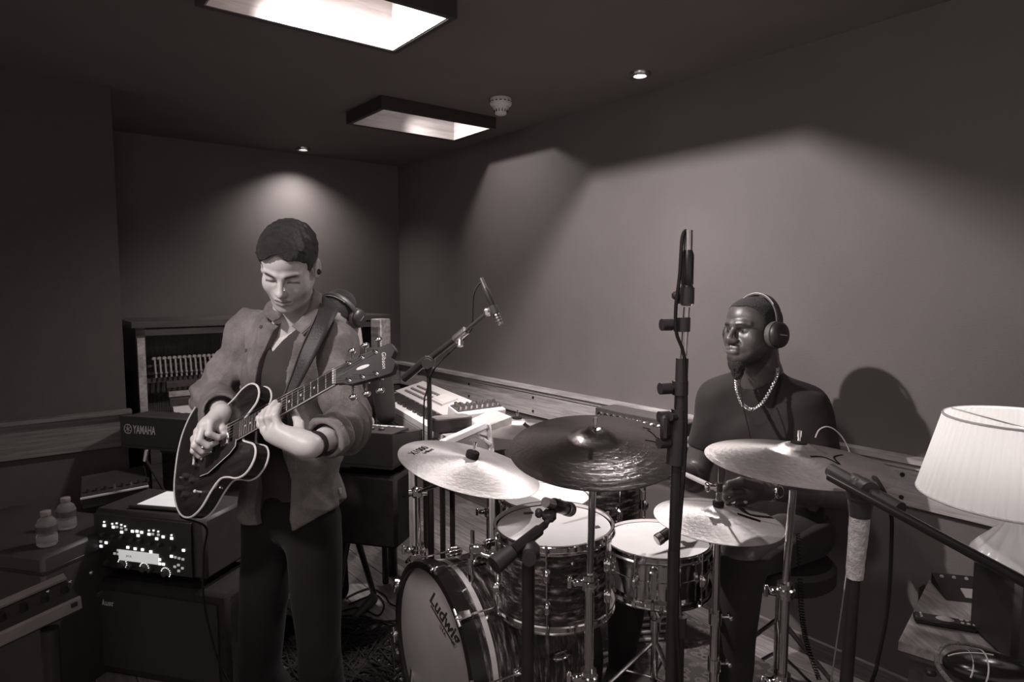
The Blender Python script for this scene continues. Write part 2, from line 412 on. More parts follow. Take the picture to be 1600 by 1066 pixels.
# ------------------------------------------------------------------ drum kit
def hoop(b, r, z, h, s=1):
    b.lathe([(r-.006, z), (r+.004, z), (r+.006, z+s*.004), (r+.001, z+s*.008), (r+.001, z+s*(h-.006)), (r+.005, z+s*(h-.003)), (r+.003, z+s*h), (r-.004, z+s*h), (r-.004, z+s*.006)], 64)
def lug(b, r, z0, z1, a, w=.011):
    c, s = math.cos(a), math.sin(a); R = Matrix.Rotation(a, 3, 'Z')
    zm = (z0+z1)/2; h = abs(z1-z0)
    b.box((c*(r+.008), s*(r+.008), zm), (.018, w*1.7, h), R, .45)
    b.ball((c*(r+.012), s*(r+.012), zm), (.012, w*.8, h*.42), 10, 8, R)
def make_drum(name, label, r, depth, M, shell, lugs=6, head_label=None, chrome_shell=False, split=True, lug_h=.045, group=None):
    T = thing(name, label, 'drum', M=M, group=group)
    B().lathe([(r-.006, -depth+.004), (r-.003, -depth), (r-.003, -.001), (r-.006, -.004), (r-.006, -depth+.004)], 64).make('shell', shell, T)
    B().cyl((0, 0, -.002), (0, 0, .001), r-.004, n=64).make('batter_head', skin_head, T)
    B().cyl((0, 0, -depth-.001), (0, 0, -depth+.002), r-.004, n=64).make('resonant_head', skin_head, T)
    for zz, sg in ((-.014, 1), (-depth+.014, -1)):
        b = B(); hoop(b, r+.003, zz, .026, sg); b.make('hoop', chrome, T)
    first = {}
    for i in range(lugs):
        a = 2*PI*i/lugs+.35
        for zz in ((-depth*.3, -depth*.7) if split else (-depth*.5,)):
            if zz not in first:
                b = B(); lug(b, r, zz-lug_h/2, zz+lug_h/2, 0); first[zz] = b.make('lug', chrome, T); first[zz].rotation_euler.z = a
            else:
                o = bpy.data.objects.new('lug', first[zz].data); link(o, T); o.rotation_euler.z = a
        if 'rod' not in first:
            b = B(); b.cyl((r+.010, 0, -depth-.006), (r+.010, 0, .006), .0028, n=8); b.cyl((r+.010, 0, .004), (r+.010, 0, .016), .0045, n=8); b.box((r+.006, 0, .006), (.012, .012, .004)); b.box((r+.006, 0, -depth-.006), (.012, .012, .004))
            first['rod'] = b.make('tension_rod', chrome, T); first['rod'].rotation_euler.z = a
        else:
            o = bpy.data.objects.new('tension_rod', first['rod'].data); link(o, T); o.rotation_euler.z = a
    return T
def tilt(p, n, spin=0):
    q = Vector((0, 0, 1)).rotation_difference(Vector(n).normalized()).to_matrix().to_4x4()
    M = q @ Matrix.Rotation(spin, 4, 'Z'); M.translation = p; return M
# bass drum
ax = Vector((.854, .52, 0)).normalized(); KR = .28; KL = .43
kc = Vector((-.245, 1.97, .292))
# local: z up the axis out of the front head, x sideways, y up
Kx = Vector((0, 0, 1)).cross(-ax).normalized(); KM = mframe(kc, Kx, (0, 0, 1), -ax)
T = thing('bass_drum', 'bass drum in black oyster wrap with a grey front head, lying on its side', 'drum', M=KM)
B().lathe([(KR-.006, -.02), (KR, -.02), (KR, -KL+.02), (KR-.006, -KL+.02), (KR-.006, -.02)], 96).make('shell', pearl_m, T)
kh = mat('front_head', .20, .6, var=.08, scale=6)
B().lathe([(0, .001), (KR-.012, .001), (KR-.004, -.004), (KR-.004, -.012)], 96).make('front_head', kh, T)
B().cyl((0, 0, -KL-.002), (0, 0, -KL+.002), KR-.006, n=64).make('batter_head', skin_head, T)
for z0, z1 in ((-.034, .014), (-KL-.012, -KL+.034)):
    b = B(); b.lathe([(KR-.008, z0), (KR+.004, z0), (KR+.013, z0+.002), (KR+.013, z1-.002), (KR+.004, z1), (KR-.008, z1), (KR-.008, z0)], 96); b.make('hoop', mat('black_hoop', .01, .3), T)
b = B(); b.lathe([(KR+.0008, -.075), (KR+.0016, -.075), (KR+.0016, -.058), (KR+.0008, -.058)], 96); b.make('inlay_stripe', mat('grey_stripe', .5, .3), T)
fl_ = fr_ = None
for i in range(10):
    a = 2*PI*i/10+.2
    if fl_ is None:
        b = B(); b.box((KR+.018, 0, -.004), (.03, .022, .034)); b.cyl((KR+.02, -.0, .012), (KR+.02, 0, -.12), .0032, n=8); b.cyl((KR+.02, -.026, .018), (KR+.02, .026, .018), .006, n=10); b.ball((KR+.02, 0, .016), .01)
        fr_ = b.make('claw', chrome, T); fr_.rotation_euler.z = a
        b = B(); b.box((KR+.012, 0, -.145), (.026, .022, .06), bev=.4); b.ball((KR+.02, 0, -.145), (.013, .009, .028)); fl_ = b.make('lug', chrome, T); fl_.rotation_euler.z = a
    else:
        for src, nm in ((fr_, 'claw'), (fl_, 'lug')):
            o = bpy.data.objects.new(nm, src.data); link(o, T); o.rotation_euler.z = a
    o = bpy.data.objects.new('lug', fl_.data); link(o, T); o.rotation_euler.z = a; o.location.z = -.14
ink = mat('ink', .012, .6)
# script lettering on the front head, upper right, turned a little
text('lettering', 'Ludwig', .070, ink, T, Matrix.Translation((.075, .165, .0016)) @ Matrix.Rotation(-.30, 4, 'Z'), shear=.4, off=.0012)
B().add([(-.085, -.034, 0), (.09, -.034, 0), (.088, -.027, 0), (-.083, -.027, 0)], [(0, 1, 2, 3)]).make('underline', ink, T, smooth=False).matrix_local = Matrix.Translation((.075, .165, .0018)) @ Matrix.Rotation(-.30, 4, 'Z')
text('small_lettering', 'U.S.A.', .018, ink, T, Matrix.Translation((.072, .118, .0016)) @ Matrix.Rotation(-.30, 4, 'Z'))
# spurs
for sx_ in (-1, 1):
    b = B(); p = Vector((sx_*(KR-.02), -.11, -.1)); b.cyl(p, Vector((sx_*(KR+.08), -.285, .03)), .006, n=8); b.ball((sx_*(KR+.08), -.28, .03), .009); b.make('spur', chrome, T)
# cymbal holder fixed to the bass drum top
T1 = make_drum('rack_tom', 'nearer rack tom in black oyster wrap under the large dark cymbal', .168, .225, tilt(at(865, 822, 1.86), (-.02, -.03, 1)), pearl_m, 6)
for (x, y, w_, h_, r_) in ((.118, -.02, .028, .016, .3), (-.07, .1, .03, .014, .2)):
    B().box((x, y, .002), (w_, h_, .0015), Matrix.Rotation(r_, 3, 'Z')).make('damping_patch', black_s, T1)
b = B(); b.tube([(-.166, .03, -.11), (-.21, .04, -.10), (-.235, .05, -.075), (-.25, .055, -.13), (-.25, .06, -.26)], .009, 10); b.box((-.178, .03, -.11), (.022, .05, .06), bev=.2); b.box((-.225, .045, -.085), (.05, .022, .03), bev=.25); b.cyl((-.24, .05, -.03), (-.24, .05, -.12), .006, n=8)
b.make('mounting_arm', chrome, T1)
T2 = make_drum('rack_tom', 'farther rack tom half hidden beneath the large dark cymbal', .152, .2, tilt(at(852, 777, 2.2), (0, -.02, 1)), pearl_m, 6)
b = B(); b.tube([(.0, .15, -.1), (.03, .2, -.1), (.03, .2, -.3)], .009, 10); b.box((0, .16, -.1), (.05, .02, .06)); b.make('mounting_arm', chrome, T2)
T3 = make_drum('floor_tom', 'large black wrapped floor tom behind the snare drum', .2, .38, Matrix.Translation((.335, 2.62, .70)), pearl_m, 8, lug_h=.05)
for k in range(3):
    a = 2*PI*k/3+.9; c, s = math.cos(a), math.sin(a)
    b = B(); b.tube([(c*.215, s*.215, -.1), (c*.215, s*.215, -.45), (c*.25, s*.25, -.55), (c*.25, s*.25, -.69)], .006, 8); b.cyl((c*.25, s*.25, -.70), (c*.25, s*.25, -.66), .012, n=10); b.box((c*.208, s*.208, -.2), (.03, .03, .05), Matrix.Rotation(a, 3, 'Z')); b.make('leg', chrome, T3)
# snare
sp = at(1026, 845, 2.12)
T4 = make_drum('snare_drum', 'chrome shelled snare drum with a white head beside the hi-hat', .172, .145, tilt(sp, (0, 0, 1)), chrome, 10, split=False, lug_h=.05)
B().lathe([(.169, -.068), (.172, -.07), (.172, -.078), (.169, -.08)], 64).make('shell_bead', chrome, T4)
b = B(); b.box((-.05, -.182, -.07), (.03, .02, .09), bev=.3); b.box((-.05, -.196, -.05), (.014, .012, .05)); b.cyl((-.05, -.185, -.12), (-.05, -.185, -.145), .006, n=8); b.make('strainer', chrome, T4)
sz = sp.z
T = thing('snare_stand', 'chrome tripod stand carrying the snare drum', 'stand', (sp.x, sp.y, 0))
b = B(); b.cyl((0, 0, .12), (0, 0, sz-.24), .0125, n=16); b.cyl((0, 0, .30), (0, 0, .36), .018, n=16); b.make('pole', chrome, T)
b = B(); b.box((0, 0, sz-.24), (.04, .05, .06), bev=.2); b.cyl((0, -.05, sz-.25), (0, .03, sz-.25), .007, n=8); b.make('tilter', chrome, T)
for k in range(3):
    a = 2*PI*k/3+.4; c, s = math.cos(a), math.sin(a)
    b = B(); b.tube([(0, 0, sz-.23), (c*.1, s*.1, sz-.19), (c*.178, s*.178, sz-.165), (c*.19, s*.19, sz-.15), (c*.19, s*.19, sz-.135)], .006, 8); b.make('basket_arm', chrome, T)
    a += .6; c, s = math.cos(a), math.sin(a)
    b = B(); b.cyl((0, 0, .26), (c*.24, s*.24, .012), .007, n=8); b.cyl((c*.1, s*.1, .155), (0, 0, .13), .005, n=8); b.cyl((c*.235, s*.235, 0), (c*.245, s*.245, .02), .011, n=8); b.make('leg', chrome, T)

# cymbals
def cym_prof(R, h=.022, bell=.055, bh=.018):
    p = [(.006, h+bh)]
    for k in range(1, 7): t = k/6; p.append((bell*t, h+bh*math.cos(t*PI/2)**.8 if t < 1 else h))
    for k in range(1, 13): t = k/12; r = bell+(R-bell)*t; p.append((r, h*(1-t)*(1-.12*math.sin(t*PI))))
    q = [(r, z-.0014) for r, z in reversed(p)]; return p+q+[p[0]]
def cymbal(name, label, p, n, R, m, h=.022, spin=0, marks=(), bell=None, bh=.018):
    T = thing(name, label, 'cymbal', M=tilt(p, n, spin))
    B().lathe(cym_prof(R, h, bell or R*.26, bh), 96, (0, 0, -h)).make('bronze_disc', m, T, ang=30)
    for mk in marks: mk(T)
    bpy.context.view_layer.update(); return T
def topper(b, p, n, k=1, fr=.02, rod=.05):
    p, n = Vector(p), Vector(n).normalized()
    b.cyl(p+n*-.03, p+n*(.03+rod), .004, n=8)
    b.cyl(p+n*(.032+rod-.018), p+n*(.036+rod), .0055, n=8)
def cym_stand(label, top, n, base, legs=.3, rot=0, boom=None, rp=.0125, hz=None, name='cymbal_stand', knob=True):
    "vertical stand to the cymbal's underside; boom: height of the clamp"
    T = thing(name, label, 'stand', (base[0], base[1], 0)); o = Vector((base[0], base[1], 0)); tp = Vector(top)-o; n = Vector(n).normalized()
    neck = tp-n*.055
    if boom is None: endp = Vector((neck.x*.6, neck.y*.6, neck.z-.05)); 
    else: endp = Vector((0, 0, boom))
    z1 = endp.z*.45; z2 = endp.z*.72
    b = B(); b.cyl((0, 0, .10), (0, 0, z1), rp*1.25, n=18); b.make('lower_tube', chrome, T)
    b = B(); b.cyl((0, 0, z1), (0, 0, z2), rp, n=18); b.make('middle_tube', chrome, T)
    b = B(); b.cyl((0, 0, z2), endp, rp*.78, n=18); b.make('upper_tube', chrome, T)
    for z in (z1, z2):
        b = B(); b.cyl((0, 0, z-.028), (0, 0, z+.012), rp*1.7, n=18); b.box((-.03, -.004, z-.008), (.03, .02, .02), bev=.25); b.cyl((-.045, -.004, z-.008), (-.02, -.004, z-.008), .0045, n=8); b.box((-.052, -.004, z-.008), (.012, .008, .034), bev=.3); b.lathe([(rp*1.7, z-.02), (rp*2, z-.015), (rp*2, z-.004), (rp*1.7, z)], 18); b.make('clamp', chrome, T)
    b = B()
    if boom is not None:
        d = (neck-endp).normalized(); b.cyl(endp-d*.12, neck, .0065, n=12); b.box(endp, (.045, .03, .04), bev=.3); b.cyl(endp+Vector((-.03, 0, 0)), endp+Vector((.035, 0, 0)), .012, n=14)
        b.make('boom_arm', chrome, T); b = B()
    b.cyl(neck-n*.02, neck+n*.012, .010, n=12); b.ball(neck-n*.015, .014); b.cyl(neck-n*.012+Vector((-.03, 0, 0)), neck-n*.012+Vector((.03, 0, 0)), .008, n=10); b.box(neck-n*.012+Vector((-.036, 0, 0)), (.01, .022, .022), bev=.3); b.cyl(neck, Vector(tp)+n*.05, .0035, n=8)
    b.cyl(Vector(tp)+n*.036, Vector(tp)+n*.052, .0052, n=8); b.make('tilter', chrome, T)
    b = B(); b.lathe([(.003, .022), (.019, .022), (.021, .019), (.021, .004), (.019, .001), (.003, .001)], 20, tp, n) ; b.lathe([(.003, -.006), (.017, -.006), (.017, -.022), (.003, -.022)], 20, tp, n); b.make('felt_washer', felt, T)
    b = B()
    for k in range(3):
        a = 2*PI*k/3+rot; c, s = math.cos(a), math.sin(a)
        b = B(); b.cyl((c*.02, s*.02, .30), (c*legs, s*legs, .014), .0075, n=8); b.cyl((c*legs*.5, s*legs*.5, .155), (c*.015, s*.015, .12), .005, n=8)
        b.cyl((c*legs*.98, s*legs*.98, 0), (c*legs, s*legs, .026), .012, n=10); b.make('leg', chrome, T)
    b = B(); b.cyl((0, 0, .27), (0, 0, .33), rp*1.9, n=16); b.cyl((0, 0, .09), (0, 0, .14), rp*1.7, n=16); b.make('collar', chrome, T)
    return T
brass_l = cymbal_mat('brushed_bronze_light', .55, .42, .72); brass_d = cymbal_mat('brushed_bronze_dark', .30, .24); brass_m = cymbal_mat('brushed_bronze_mid', .42, .33, .9)
mark_m = mat('cymbal_ink', .008, .9, spec=.05)
def tape_mark(x, y, z, w_, h_, a): return lambda T: B().box((x, y, z), (w_, h_, .001), Matrix.Rotation(a, 3, 'Z')).make('ink_mark', mark_m, T, smooth=False)
n1 = Vector((.24, -.05, .95)).normalized(); c1 = at(737, 716, 2.0)
def mk1(T):
    text('lettering', 'X1000', .036, mark_m, T, Matrix.Translation((-.165, .015, -.0212)) @ Matrix.Rotation(-.13, 4, 'Y') @ Matrix.Rotation(PI/2-.35, 4, 'Z'), ext=.0003)
    text('small_lettering', 'brilliant', .02, mark_m, T, Matrix.Translation((-.137, .02, -.0180)) @ Matrix.Rotation(-.13, 4, 'Y') @ Matrix.Rotation(PI/2-.35, 4, 'Z'), ext=.0003)
cymbal('crash_cymbal', 'pale bronze crash cymbal sloping to the right, left of the kit', c1, n1, .225, brass_l, h=.03, marks=(mk1,), bell=.02, bh=.006)
cym_stand('chrome boom stand holding the pale sloping crash cymbal', c1, n1, (-.335, 2.28), .27, .5, boom=.72)
n2 = Vector((-.02, -.2, .98)).normalized(); c2 = at(930, 682, 1.66)
cy2 = cymbal('crash_cymbal', 'largest dark polished cymbal with bright reflections, centre of the kit', c2, n2, .222, brass_d, h=.034, bell=.062, bh=.024)
cym_stand('straight chrome stand in front of the rack tom holding the dark cymbal', c2, n2, (c2.x-.012, c2.y-.01), .26, .9)
n3 = Vector((.04, -.02, 1)).normalized(); c3 = at(1247, 704, 1.66)
cy3 = cymbal('crash_cymbal', 'wide bronze cymbal with an inked seven shape, right of the kit', c3, n3, .23, brass_m, h=.03, bell=.06, bh=.022)
cym_stand('tall chrome stand with clamps holding the right hand cymbal', c3, n3, (c3.x-.02, c3.y), .27, .2)
# hi-hat
c4 = at(1122, 803, 1.82); n4 = Vector((.05, -.03, 1)).normalized()
cy4 = cymbal('hi_hat_cymbal', 'pale top hi-hat cymbal with crossed black tape', c4+Vector((0, 0, .006)), n4, .178, brass_l, h=.024, bell=.04, bh=.016)
cymbal('hi_hat_cymbal', 'lower hi-hat cymbal turned upside down beneath its pair', c4-Vector((0, 0, .043)), -n4, .177, brass_m, h=.024, bell=.04, bh=.016)
T = thing('hi_hat_stand', 'chrome pedal stand of the hi-hat left of the drummer', 'stand', (c4.x, c4.y, 0)); z = c4.z
b = B(); b.cyl((0, 0, .05), (0, 0, .5), .014, n=16); b.make('lower_tube', chrome, T)
b = B(); b.cyl((0, 0, .5), (0, 0, z-.045), .0105, n=16); b.make('upper_tube', chrome, T)
b = B(); b.cyl((0, 0, z-.1), (0, 0, z+.19), .0032, n=8); b.make('pull_rod', chrome, T)
b = B(); b.cyl((0, 0, z+.035), (0, 0, z+.062), .009, n=12); b.cyl((0, 0, z+.066), (0, 0, z+.09), .0115, n=8); b.cyl((-.035, 0, z+.078), (0, 0, z+.078), .0075, n=10); b.box((-.032, -.0, z+.078), (.012, .02, .026), bev=.3); b.cyl((0, 0, z+.015), (0, 0, z+.03), .007, n=10); b.make('clutch', chrome, T)
b = B(); b.cyl((0, 0, z+.024), (0, 0, z+.036), .016, n=16); b.cyl((0, 0, z-.05), (0, 0, z-.03), .026, .02, n=20); b.make('felt_washer', felt, T)
for zz in (.36, .5):
    b = B(); b.cyl((0, 0, zz-.02), (0, 0, zz+.015), .019, n=16); b.cyl((.015, 0, zz), (.04, 0, zz), .004, n=8); b.box((.042, 0, zz), (.01, .03, .014), bev=.3); b.make('clamp', chrome, T)
for k in range(3):
    a = 2*PI*k/3+1.2; c, s = math.cos(a), math.sin(a)
    b = B(); b.cyl((c*.018, s*.018, .27), (c*.25, s*.25, .012), .007, n=8); b.cyl((c*.13, s*.13, .14), (0, 0, .07), .005, n=8); b.cyl((c*.245, s*.245, 0), (c*.25, s*.25, .024), .011, n=8); b.make('leg', chrome, T)
b = B(); b.box((-.11, .06, .03), (.2, .08, .012), Matrix.Rotation(-.5, 3, 'Z') @ Matrix.Rotation(.12, 3, 'Y')); b.make('pedal', steel, T)
# far cymbal
c5 = at(808, 660, 2.75); n5 = Vector((.02, -.03, 1)).normalized()
cy5 = cymbal('ride_cymbal', 'small distant bronze cymbal in front of the wooden rail', c5, n5, .185, brass_m, h=.026, bell=.05, bh=.02)
cym_stand('distant chrome boom stand under the far bronze cymbal', c5, n5, (-.10, 2.8), .28, .1, boom=.66)
for cy_, strokes in ((cy2, (([(1012, 672), (1022, 680), (1032, 693)], .002), ([(1008, 688), (1020, 690), (1033, 694)], .002), ([(1004, 668), (1016, 671)], .002))),
                     (cy3, (([(1266, 714), (1288, 715), (1311, 726)], .005), ([(1316, 711), (1303, 715), (1312, 726)], .005))),
                     (cy4, (([(1152, 803), (1188, 815)], .017), ([(1157, 795), (1173, 805), (1206, 809)], .017))),
                     (cy5, (([(818, 662), (829, 670)], .024),))):
    tr_ = tree_of(cy_.children[0])
    for pts_, w__ in strokes: trace('ink_mark', tr_, pts_, mark_m, cy_, width=w__, lift=.0008)
# kick pedal
pc = kc+ax*(KL+.03); T = thing('kick_pedal', 'chrome bass drum pedal at the back of the bass drum', 'pedal', (pc.x, pc.y, 0), (0, 0, math.atan2(ax.y, ax.x)))
b = B(); b.box((.14, 0, .025), (.28, .08, .01), Matrix.Rotation(-.12, 3, 'Y')); b.make('footboard', steel, T)
b = B()
for s in (-1, 1): b.cyl((.02, s*.05, 0), (.02, s*.05, .2), .007, n=8)
b.cyl((.02, -.055, .2), (.02, .055, .2), .006, n=8); b.box((.02, 0, .006), (.04, .12, .012)); b.make('posts', chrome, T)
b = B(); b.cyl((.02, 0, .2), (.05, 0, .33), .003, n=8); b.cyl((.03, 0, .33), (.075, 0, .33), .02, n=14); b.make('beater', steel, T)
# rug and sticks
rug_m, nt, bs = nodes('patterned_rug'); vec = coord(nt, (1, 1, 1)); vo = nt.nodes.new('ShaderNodeTexVoronoi'); vo.inputs['Scale'].default_value = 26; L(nt, vec, vo.inputs['Vector'])
mx = nt.nodes.new('ShaderNodeMath'); mx.operation = 'ADD'; L(nt, vo.outputs['Distance'], mx.inputs[0]); L(nt, ntex(nt, vec, 60), mx.inputs[1])
L(nt, ramp(nt, mx.outputs[0], [(.55, .05), (.85, .2), (1.0, .09)]), bs.inputs['Base Color']); bs.inputs['Roughness'].default_value = .95; bump(nt, bs, ntex(nt, vec, 300), .5, .004)
o = B().box((.36, 2.3, .004), (1.2, .9, .008), Matrix.Rotation(.5, 3, 'Z')).make('rug', rug_m); tag(o, 'patterned dark rug under the drum kit', 'rug')
stick_m = wood('hickory', .45, .62, (1, 12, 12), 5)
def stick(a, b_, label, group=None):
    a, b_ = Vector(a), Vector(b_); d = (b_-a).normalized(); l = (b_-a).length; q = B()
    q.lathe([(0, 0), (.0055, .002), (.0072, .01), (.0074, l*.65), (.005, l*.9), (.003, l*.965), (.0045, l*.98), (.004, l*.995), (0, l)], 14, a, d)
    o = q.make('drumstick', stick_m); return tag(o, label, 'drumstick', group)
for k, lb in enumerate(('spare drumstick on the rug, nearest of the four', 'spare drumstick on the rug, second from the camera', 'spare drumstick on the rug, third from the camera', 'spare drumstick on the rug, farthest of the four')):
    stick((.42, 2.55+k*.05, .016), (.62+.02*k, 2.57+k*.06, .016), lb, 'spare sticks')
# throne
T = thing('drum_throne', 'round black drum stool beneath the drummer', 'stool', (.93, 2.2, 0))
B().lathe([(0, .52), (.16, .52), (.175, .505), (.175, .46), (.16, .445), (0, .445)], 32).make('seat', black_s, T)
b = B(); b.cyl((0, 0, .1), (0, 0, .45), .015, n=12); b.make('post', chrome, T)
for k in range(3):
    a = 2*PI*k/3+.3; B().cyl((0, 0, .3), (.25*math.cos(a), .25*math.sin(a), .01), .009, n=8).make('leg', chrome, T)

# ------------------------------------------------------------------ microphones and their stands
def knob(b, p, d, r=.012, l=.03):
    d = Vector(d).normalized(); p = Vector(p); b.cyl(p, p+d*l*.5, .005, n=8); b.cyl(p+d*l*.5, p+d*l, r, n=12)
def tripod(T, h=.22, r=.3, rot=0, m=None, z0=.0):
    m = m or black_m
    b = B(); b.cyl((0, 0, h-.03), (0, 0, h+.04), .022, n=16); b.make('leg_collar', m, T)
    for k in range(3):
        a = 2*PI*k/3+rot; c, s = math.cos(a), math.sin(a)
        b = B(); b.cyl((c*.02, s*.02, h), (c*r, s*r, .014), .0085, n=10); b.cyl((c*r*.97, s*r*.97, 0), (c*r*1.02, s*r*1.02, .03), .012, n=10); b.cyl((c*r*.5, s*r*.5, h*.53), (0, 0, h*.4), .004, n=6); b.make('leg', m, T)
def pencil_mic(name, label, tail, tip, r=.011, m=black_m, group=None):
    tail, tip = Vector(tail), Vector(tip); d = (tip-tail); l = d.length; T = thing(name, label, 'microphone', tail, group=group); dd = d.normalized()
    B().lathe([(0, 0), (r*.6, 0), (r*.75, l*.04), (r, l*.12), (r, l*.62), (r*.9, l*.64), (r, l*.66), (r, l*.7)], 20, (0, 0, 0), dd).make('body', m, T)
    B().lathe([(r, l*.7), (r*1.06, l*.71), (r*1.06, l*.96), (r*.9, l), (0, l)], 20, (0, 0, 0), dd).make('capsule', steel, T)
    B().cyl(-dd*.035, dd*.012, r*.72, n=14).make('plug', steel, T)
    b = B(); 
    for k in range(3): b.lathe([(r*1.0, l*(.74+.07*k)), (r*1.09, l*(.75+.07*k)), (r*1.09, l*(.77+.07*k)), (r, l*(.78+.07*k))], 20, (0, 0, 0), dd)
    b.make('grille_slot', black, T); return T
def clip(T, p, d, r=.014):
    x, y, z = frame(d); b = B(); b.lathe([(r*.8, -.016), (r, -.016), (r, .016), (r*.8, .016)], 18, p, d); b.box(Vector(p)-y*.02, (.014, .022, .016), bev=.3); b.make('mic_clip', black_s, T)
def cable(name, label, pts, r=.003, m=None, n=8, group=None):
    o = B().tube(spline(pts, n), r, 6).make(name, m or rubber); return tag(o, label, 'cable', group)
# a: boom stand behind the kit
yb = 2.55; base = at(672, 690, yb); base.z = 0; piv = at(670, 566, yb); top = at(762, 488, yb-.1); back = at(634, 590, yb+.05)
T = thing('microphone_stand', 'black boom stand between guitarist and drums, arm rising to the right', 'stand', base)
B().cyl((0, 0, .2), (0, 0, .72), .0125, n=14).make('lower_tube', black_m, T); B().cyl((0, 0, .72), piv-base, .0095, n=14).make('upper_tube', black_m, T)
b = B(); b.cyl((0, 0, .69), (0, 0, .76), .02, n=14); b.make('clutch', black_s, T)
b = B(); b.cyl(piv-base+Vector((0, -.03, 0)), piv-base+Vector((0, .03, 0)), .024, n=18); b.box(piv-base-Vector((0, 0, .035)), (.03, .03, .05), bev=.3); knob(b, piv-base+Vector((0, -.03, 0)), (0, -1, 0), .02, .03); b.make('boom_joint', black_s, T)
d = (top-piv).normalized(); m1 = piv+(top-piv)*.55
b = B(); b.cyl(back-base, m1-base, .0125, n=14); b.cyl(back-base-d*.01, back-base+d*.13, .017, n=14); b.make('boom_sleeve', black_m, T)
b = B(); b.cyl(m1-base, top-base, .008, n=12); b.make('boom_arm', black_m, T)
b = B(); b.cyl(m1-base-d*.03, m1-base+d*.03, .018, n=12); knob(b, m1-base, (0, -.5, -1), .012, .045); b.make('boom_clutch', steel, T)
mt = at(757, 448, yb-.1); mp = at(782, 508, yb-.1)
b = B(); b.box(top-base+(mt-mp).normalized()*0, (.03, .02, .03), bev=.3); b.cyl(top-base, (mt*.42+mp*.58)-base, .007, n=8); b.make('mount', steel, T)
clip(T, (mt*.42+mp*.58)-base, mp-mt, .017)
pencil_mic('microphone', 'pencil microphone on the boom between guitarist and drums', mt, mp, .0125)
cable('microphone_cable', 'thin cable looping from the pencil microphone down its boom', [mt, at(750, 443, yb-.1), at(740, 462, yb-.09), at(738, 505, yb-.06), at(733, 520, yb-.04), at(706, 548, yb), at(680, 575, yb-.03), at(667, 610, yb-.03), at(662, 660, yb-.03), base+Vector((-.02, -.03, .3)), base+Vector((.0, -.1, .01))], .0035)
# b: tall stand at the front
yt = 1.3; b0 = at(1042, 1066, yt-.02); b0.z = 0; b0.y = yt-.03; b0.x = at(1045, 1000, yt).x
j1 = at(1058, 700, yt); hi = at(1073, 480, yt); tt = at(1076, 370, yt+.01)
T = thing('microphone_stand', 'tall thick black stand in front of the kit carrying an upright microphone', 'stand', b0)
B().cyl((0, 0, .2), at(1053, 860, yt)-b0, .0125, n=16).make('lower_tube', black_m, T)
B().cyl(at(1053, 870, yt)-b0, j1-b0, .0115, n=16).make('middle_tube', black_m, T)
B().cyl(at(1060, 720, yt)-b0, at(1066, 560, yt)-b0, .0125, n=16).make('grip_sleeve', black_s, T)
B().cyl(at(1063, 640, yt)-b0, hi-b0, .0065, n=14).make('upper_tube', steel, T)
b = B(); b.cyl(at(1055, 725, yt)-b0, at(1060, 655, yt)-b0, .019, n=16); b.make('sleeve', black_s, T)
for (px, py, sd_) in ((1048, 606, -1), (1045, 690, -1), (1036, 650, -1), (1056, 507, -1)):
    c = at(1064+(py-560)*-.03, py, yt)-b0; b = B(); b.cyl(c+Vector((0, 0, -.014)), c+Vector((0, 0, .014)), .016, n=14); knob(b, c, (sd_, -.3, 0), .012, .045); b.make('clutch', black_s, T)
b = B(); b.cyl(at(1047, 652, yt-.02)-b0, at(1062, 652, yt)-b0, .008, n=8); b.box(at(1038, 668, yt-.02)-b0, (.016, .016, .05), bev=.3); b.make('side_knob', black_s, T)
clip(T, at(1072, 462, yt)-b0, (0, 0, 1), .016)
mcb = at(1073, 478, yt); mtp = at(1075, 388, yt)
pencil_mic('microphone', 'upright pencil microphone at the top of the tall stand', mtp, mcb, .012)
cable('microphone_cable', 'cable hanging from the upright microphone and wrapped round the tall stand', [mtp+Vector((0, 0, .0)), at(1073, 362, yt), at(1066, 372, yt-.01), at(1062, 430, yt-.02), at(1056, 480, yt-.02), at(1057, 520, yt-.02), at(1066, 545, yt-.02), at(1070, 570, yt-.02), at(1072, 640, yt-.02), at(1070, 720, yt-.02), at(1067, 760, yt-.03), at(1060, 860, yt-.03), at(1058, 960, yt-.03), at(1062, 1050, yt-.03), Vector((b0.x+.04, b0.y-.03, .3))], .0035)
tripod(T, .24, .3, .4)
# c: boom stand at the right with taped grip
yc = 1.38; ct = at(1344, 800, yc); b0 = Vector((at(1322, 1066, yc).x-.012, yc, 0))
T = thing('microphone_stand', 'black boom stand at the right with a grip wrapped in pale tape', 'stand', b0)
q1 = at(1335, 903, yc)
B().cyl((0, 0, .2), q1-b0, .0135, n=16).make('lower_tube', black_m, T)
tape = mat('pale_tape', .42, .6, var=.3, scale=60, bmp=.6, bscale=120)
b = B(); vs = []
for k in range(15):
    t = k/14; c = (q1-b0).lerp(ct-b0, t); vs.append([c+Vector((math.cos(2*PI*j/20), math.sin(2*PI*j/20), 0))*(.0165+.0035*t+.0016*random.random()) for j in range(21)])
b.strip(vs); tag(b.make('taped_grip', tape, T), 'grip bound in pale translucent tape')
b = B(); b.cyl(ct-b0-Vector((0, 0, .01)), ct-b0+Vector((0, 0, .035)), .022, .027, n=18); b.cyl(ct-b0+Vector((0, 0, .03)), ct-b0+Vector((0, 0, .045)), .03, n=18); b.make('clutch', black_s, T)
bj = at(1346, 762, yc); e1 = at(1296, 745, yc+.03); e2 = at(1604, 908, 1.05)
dd = (e2-bj).normalized()
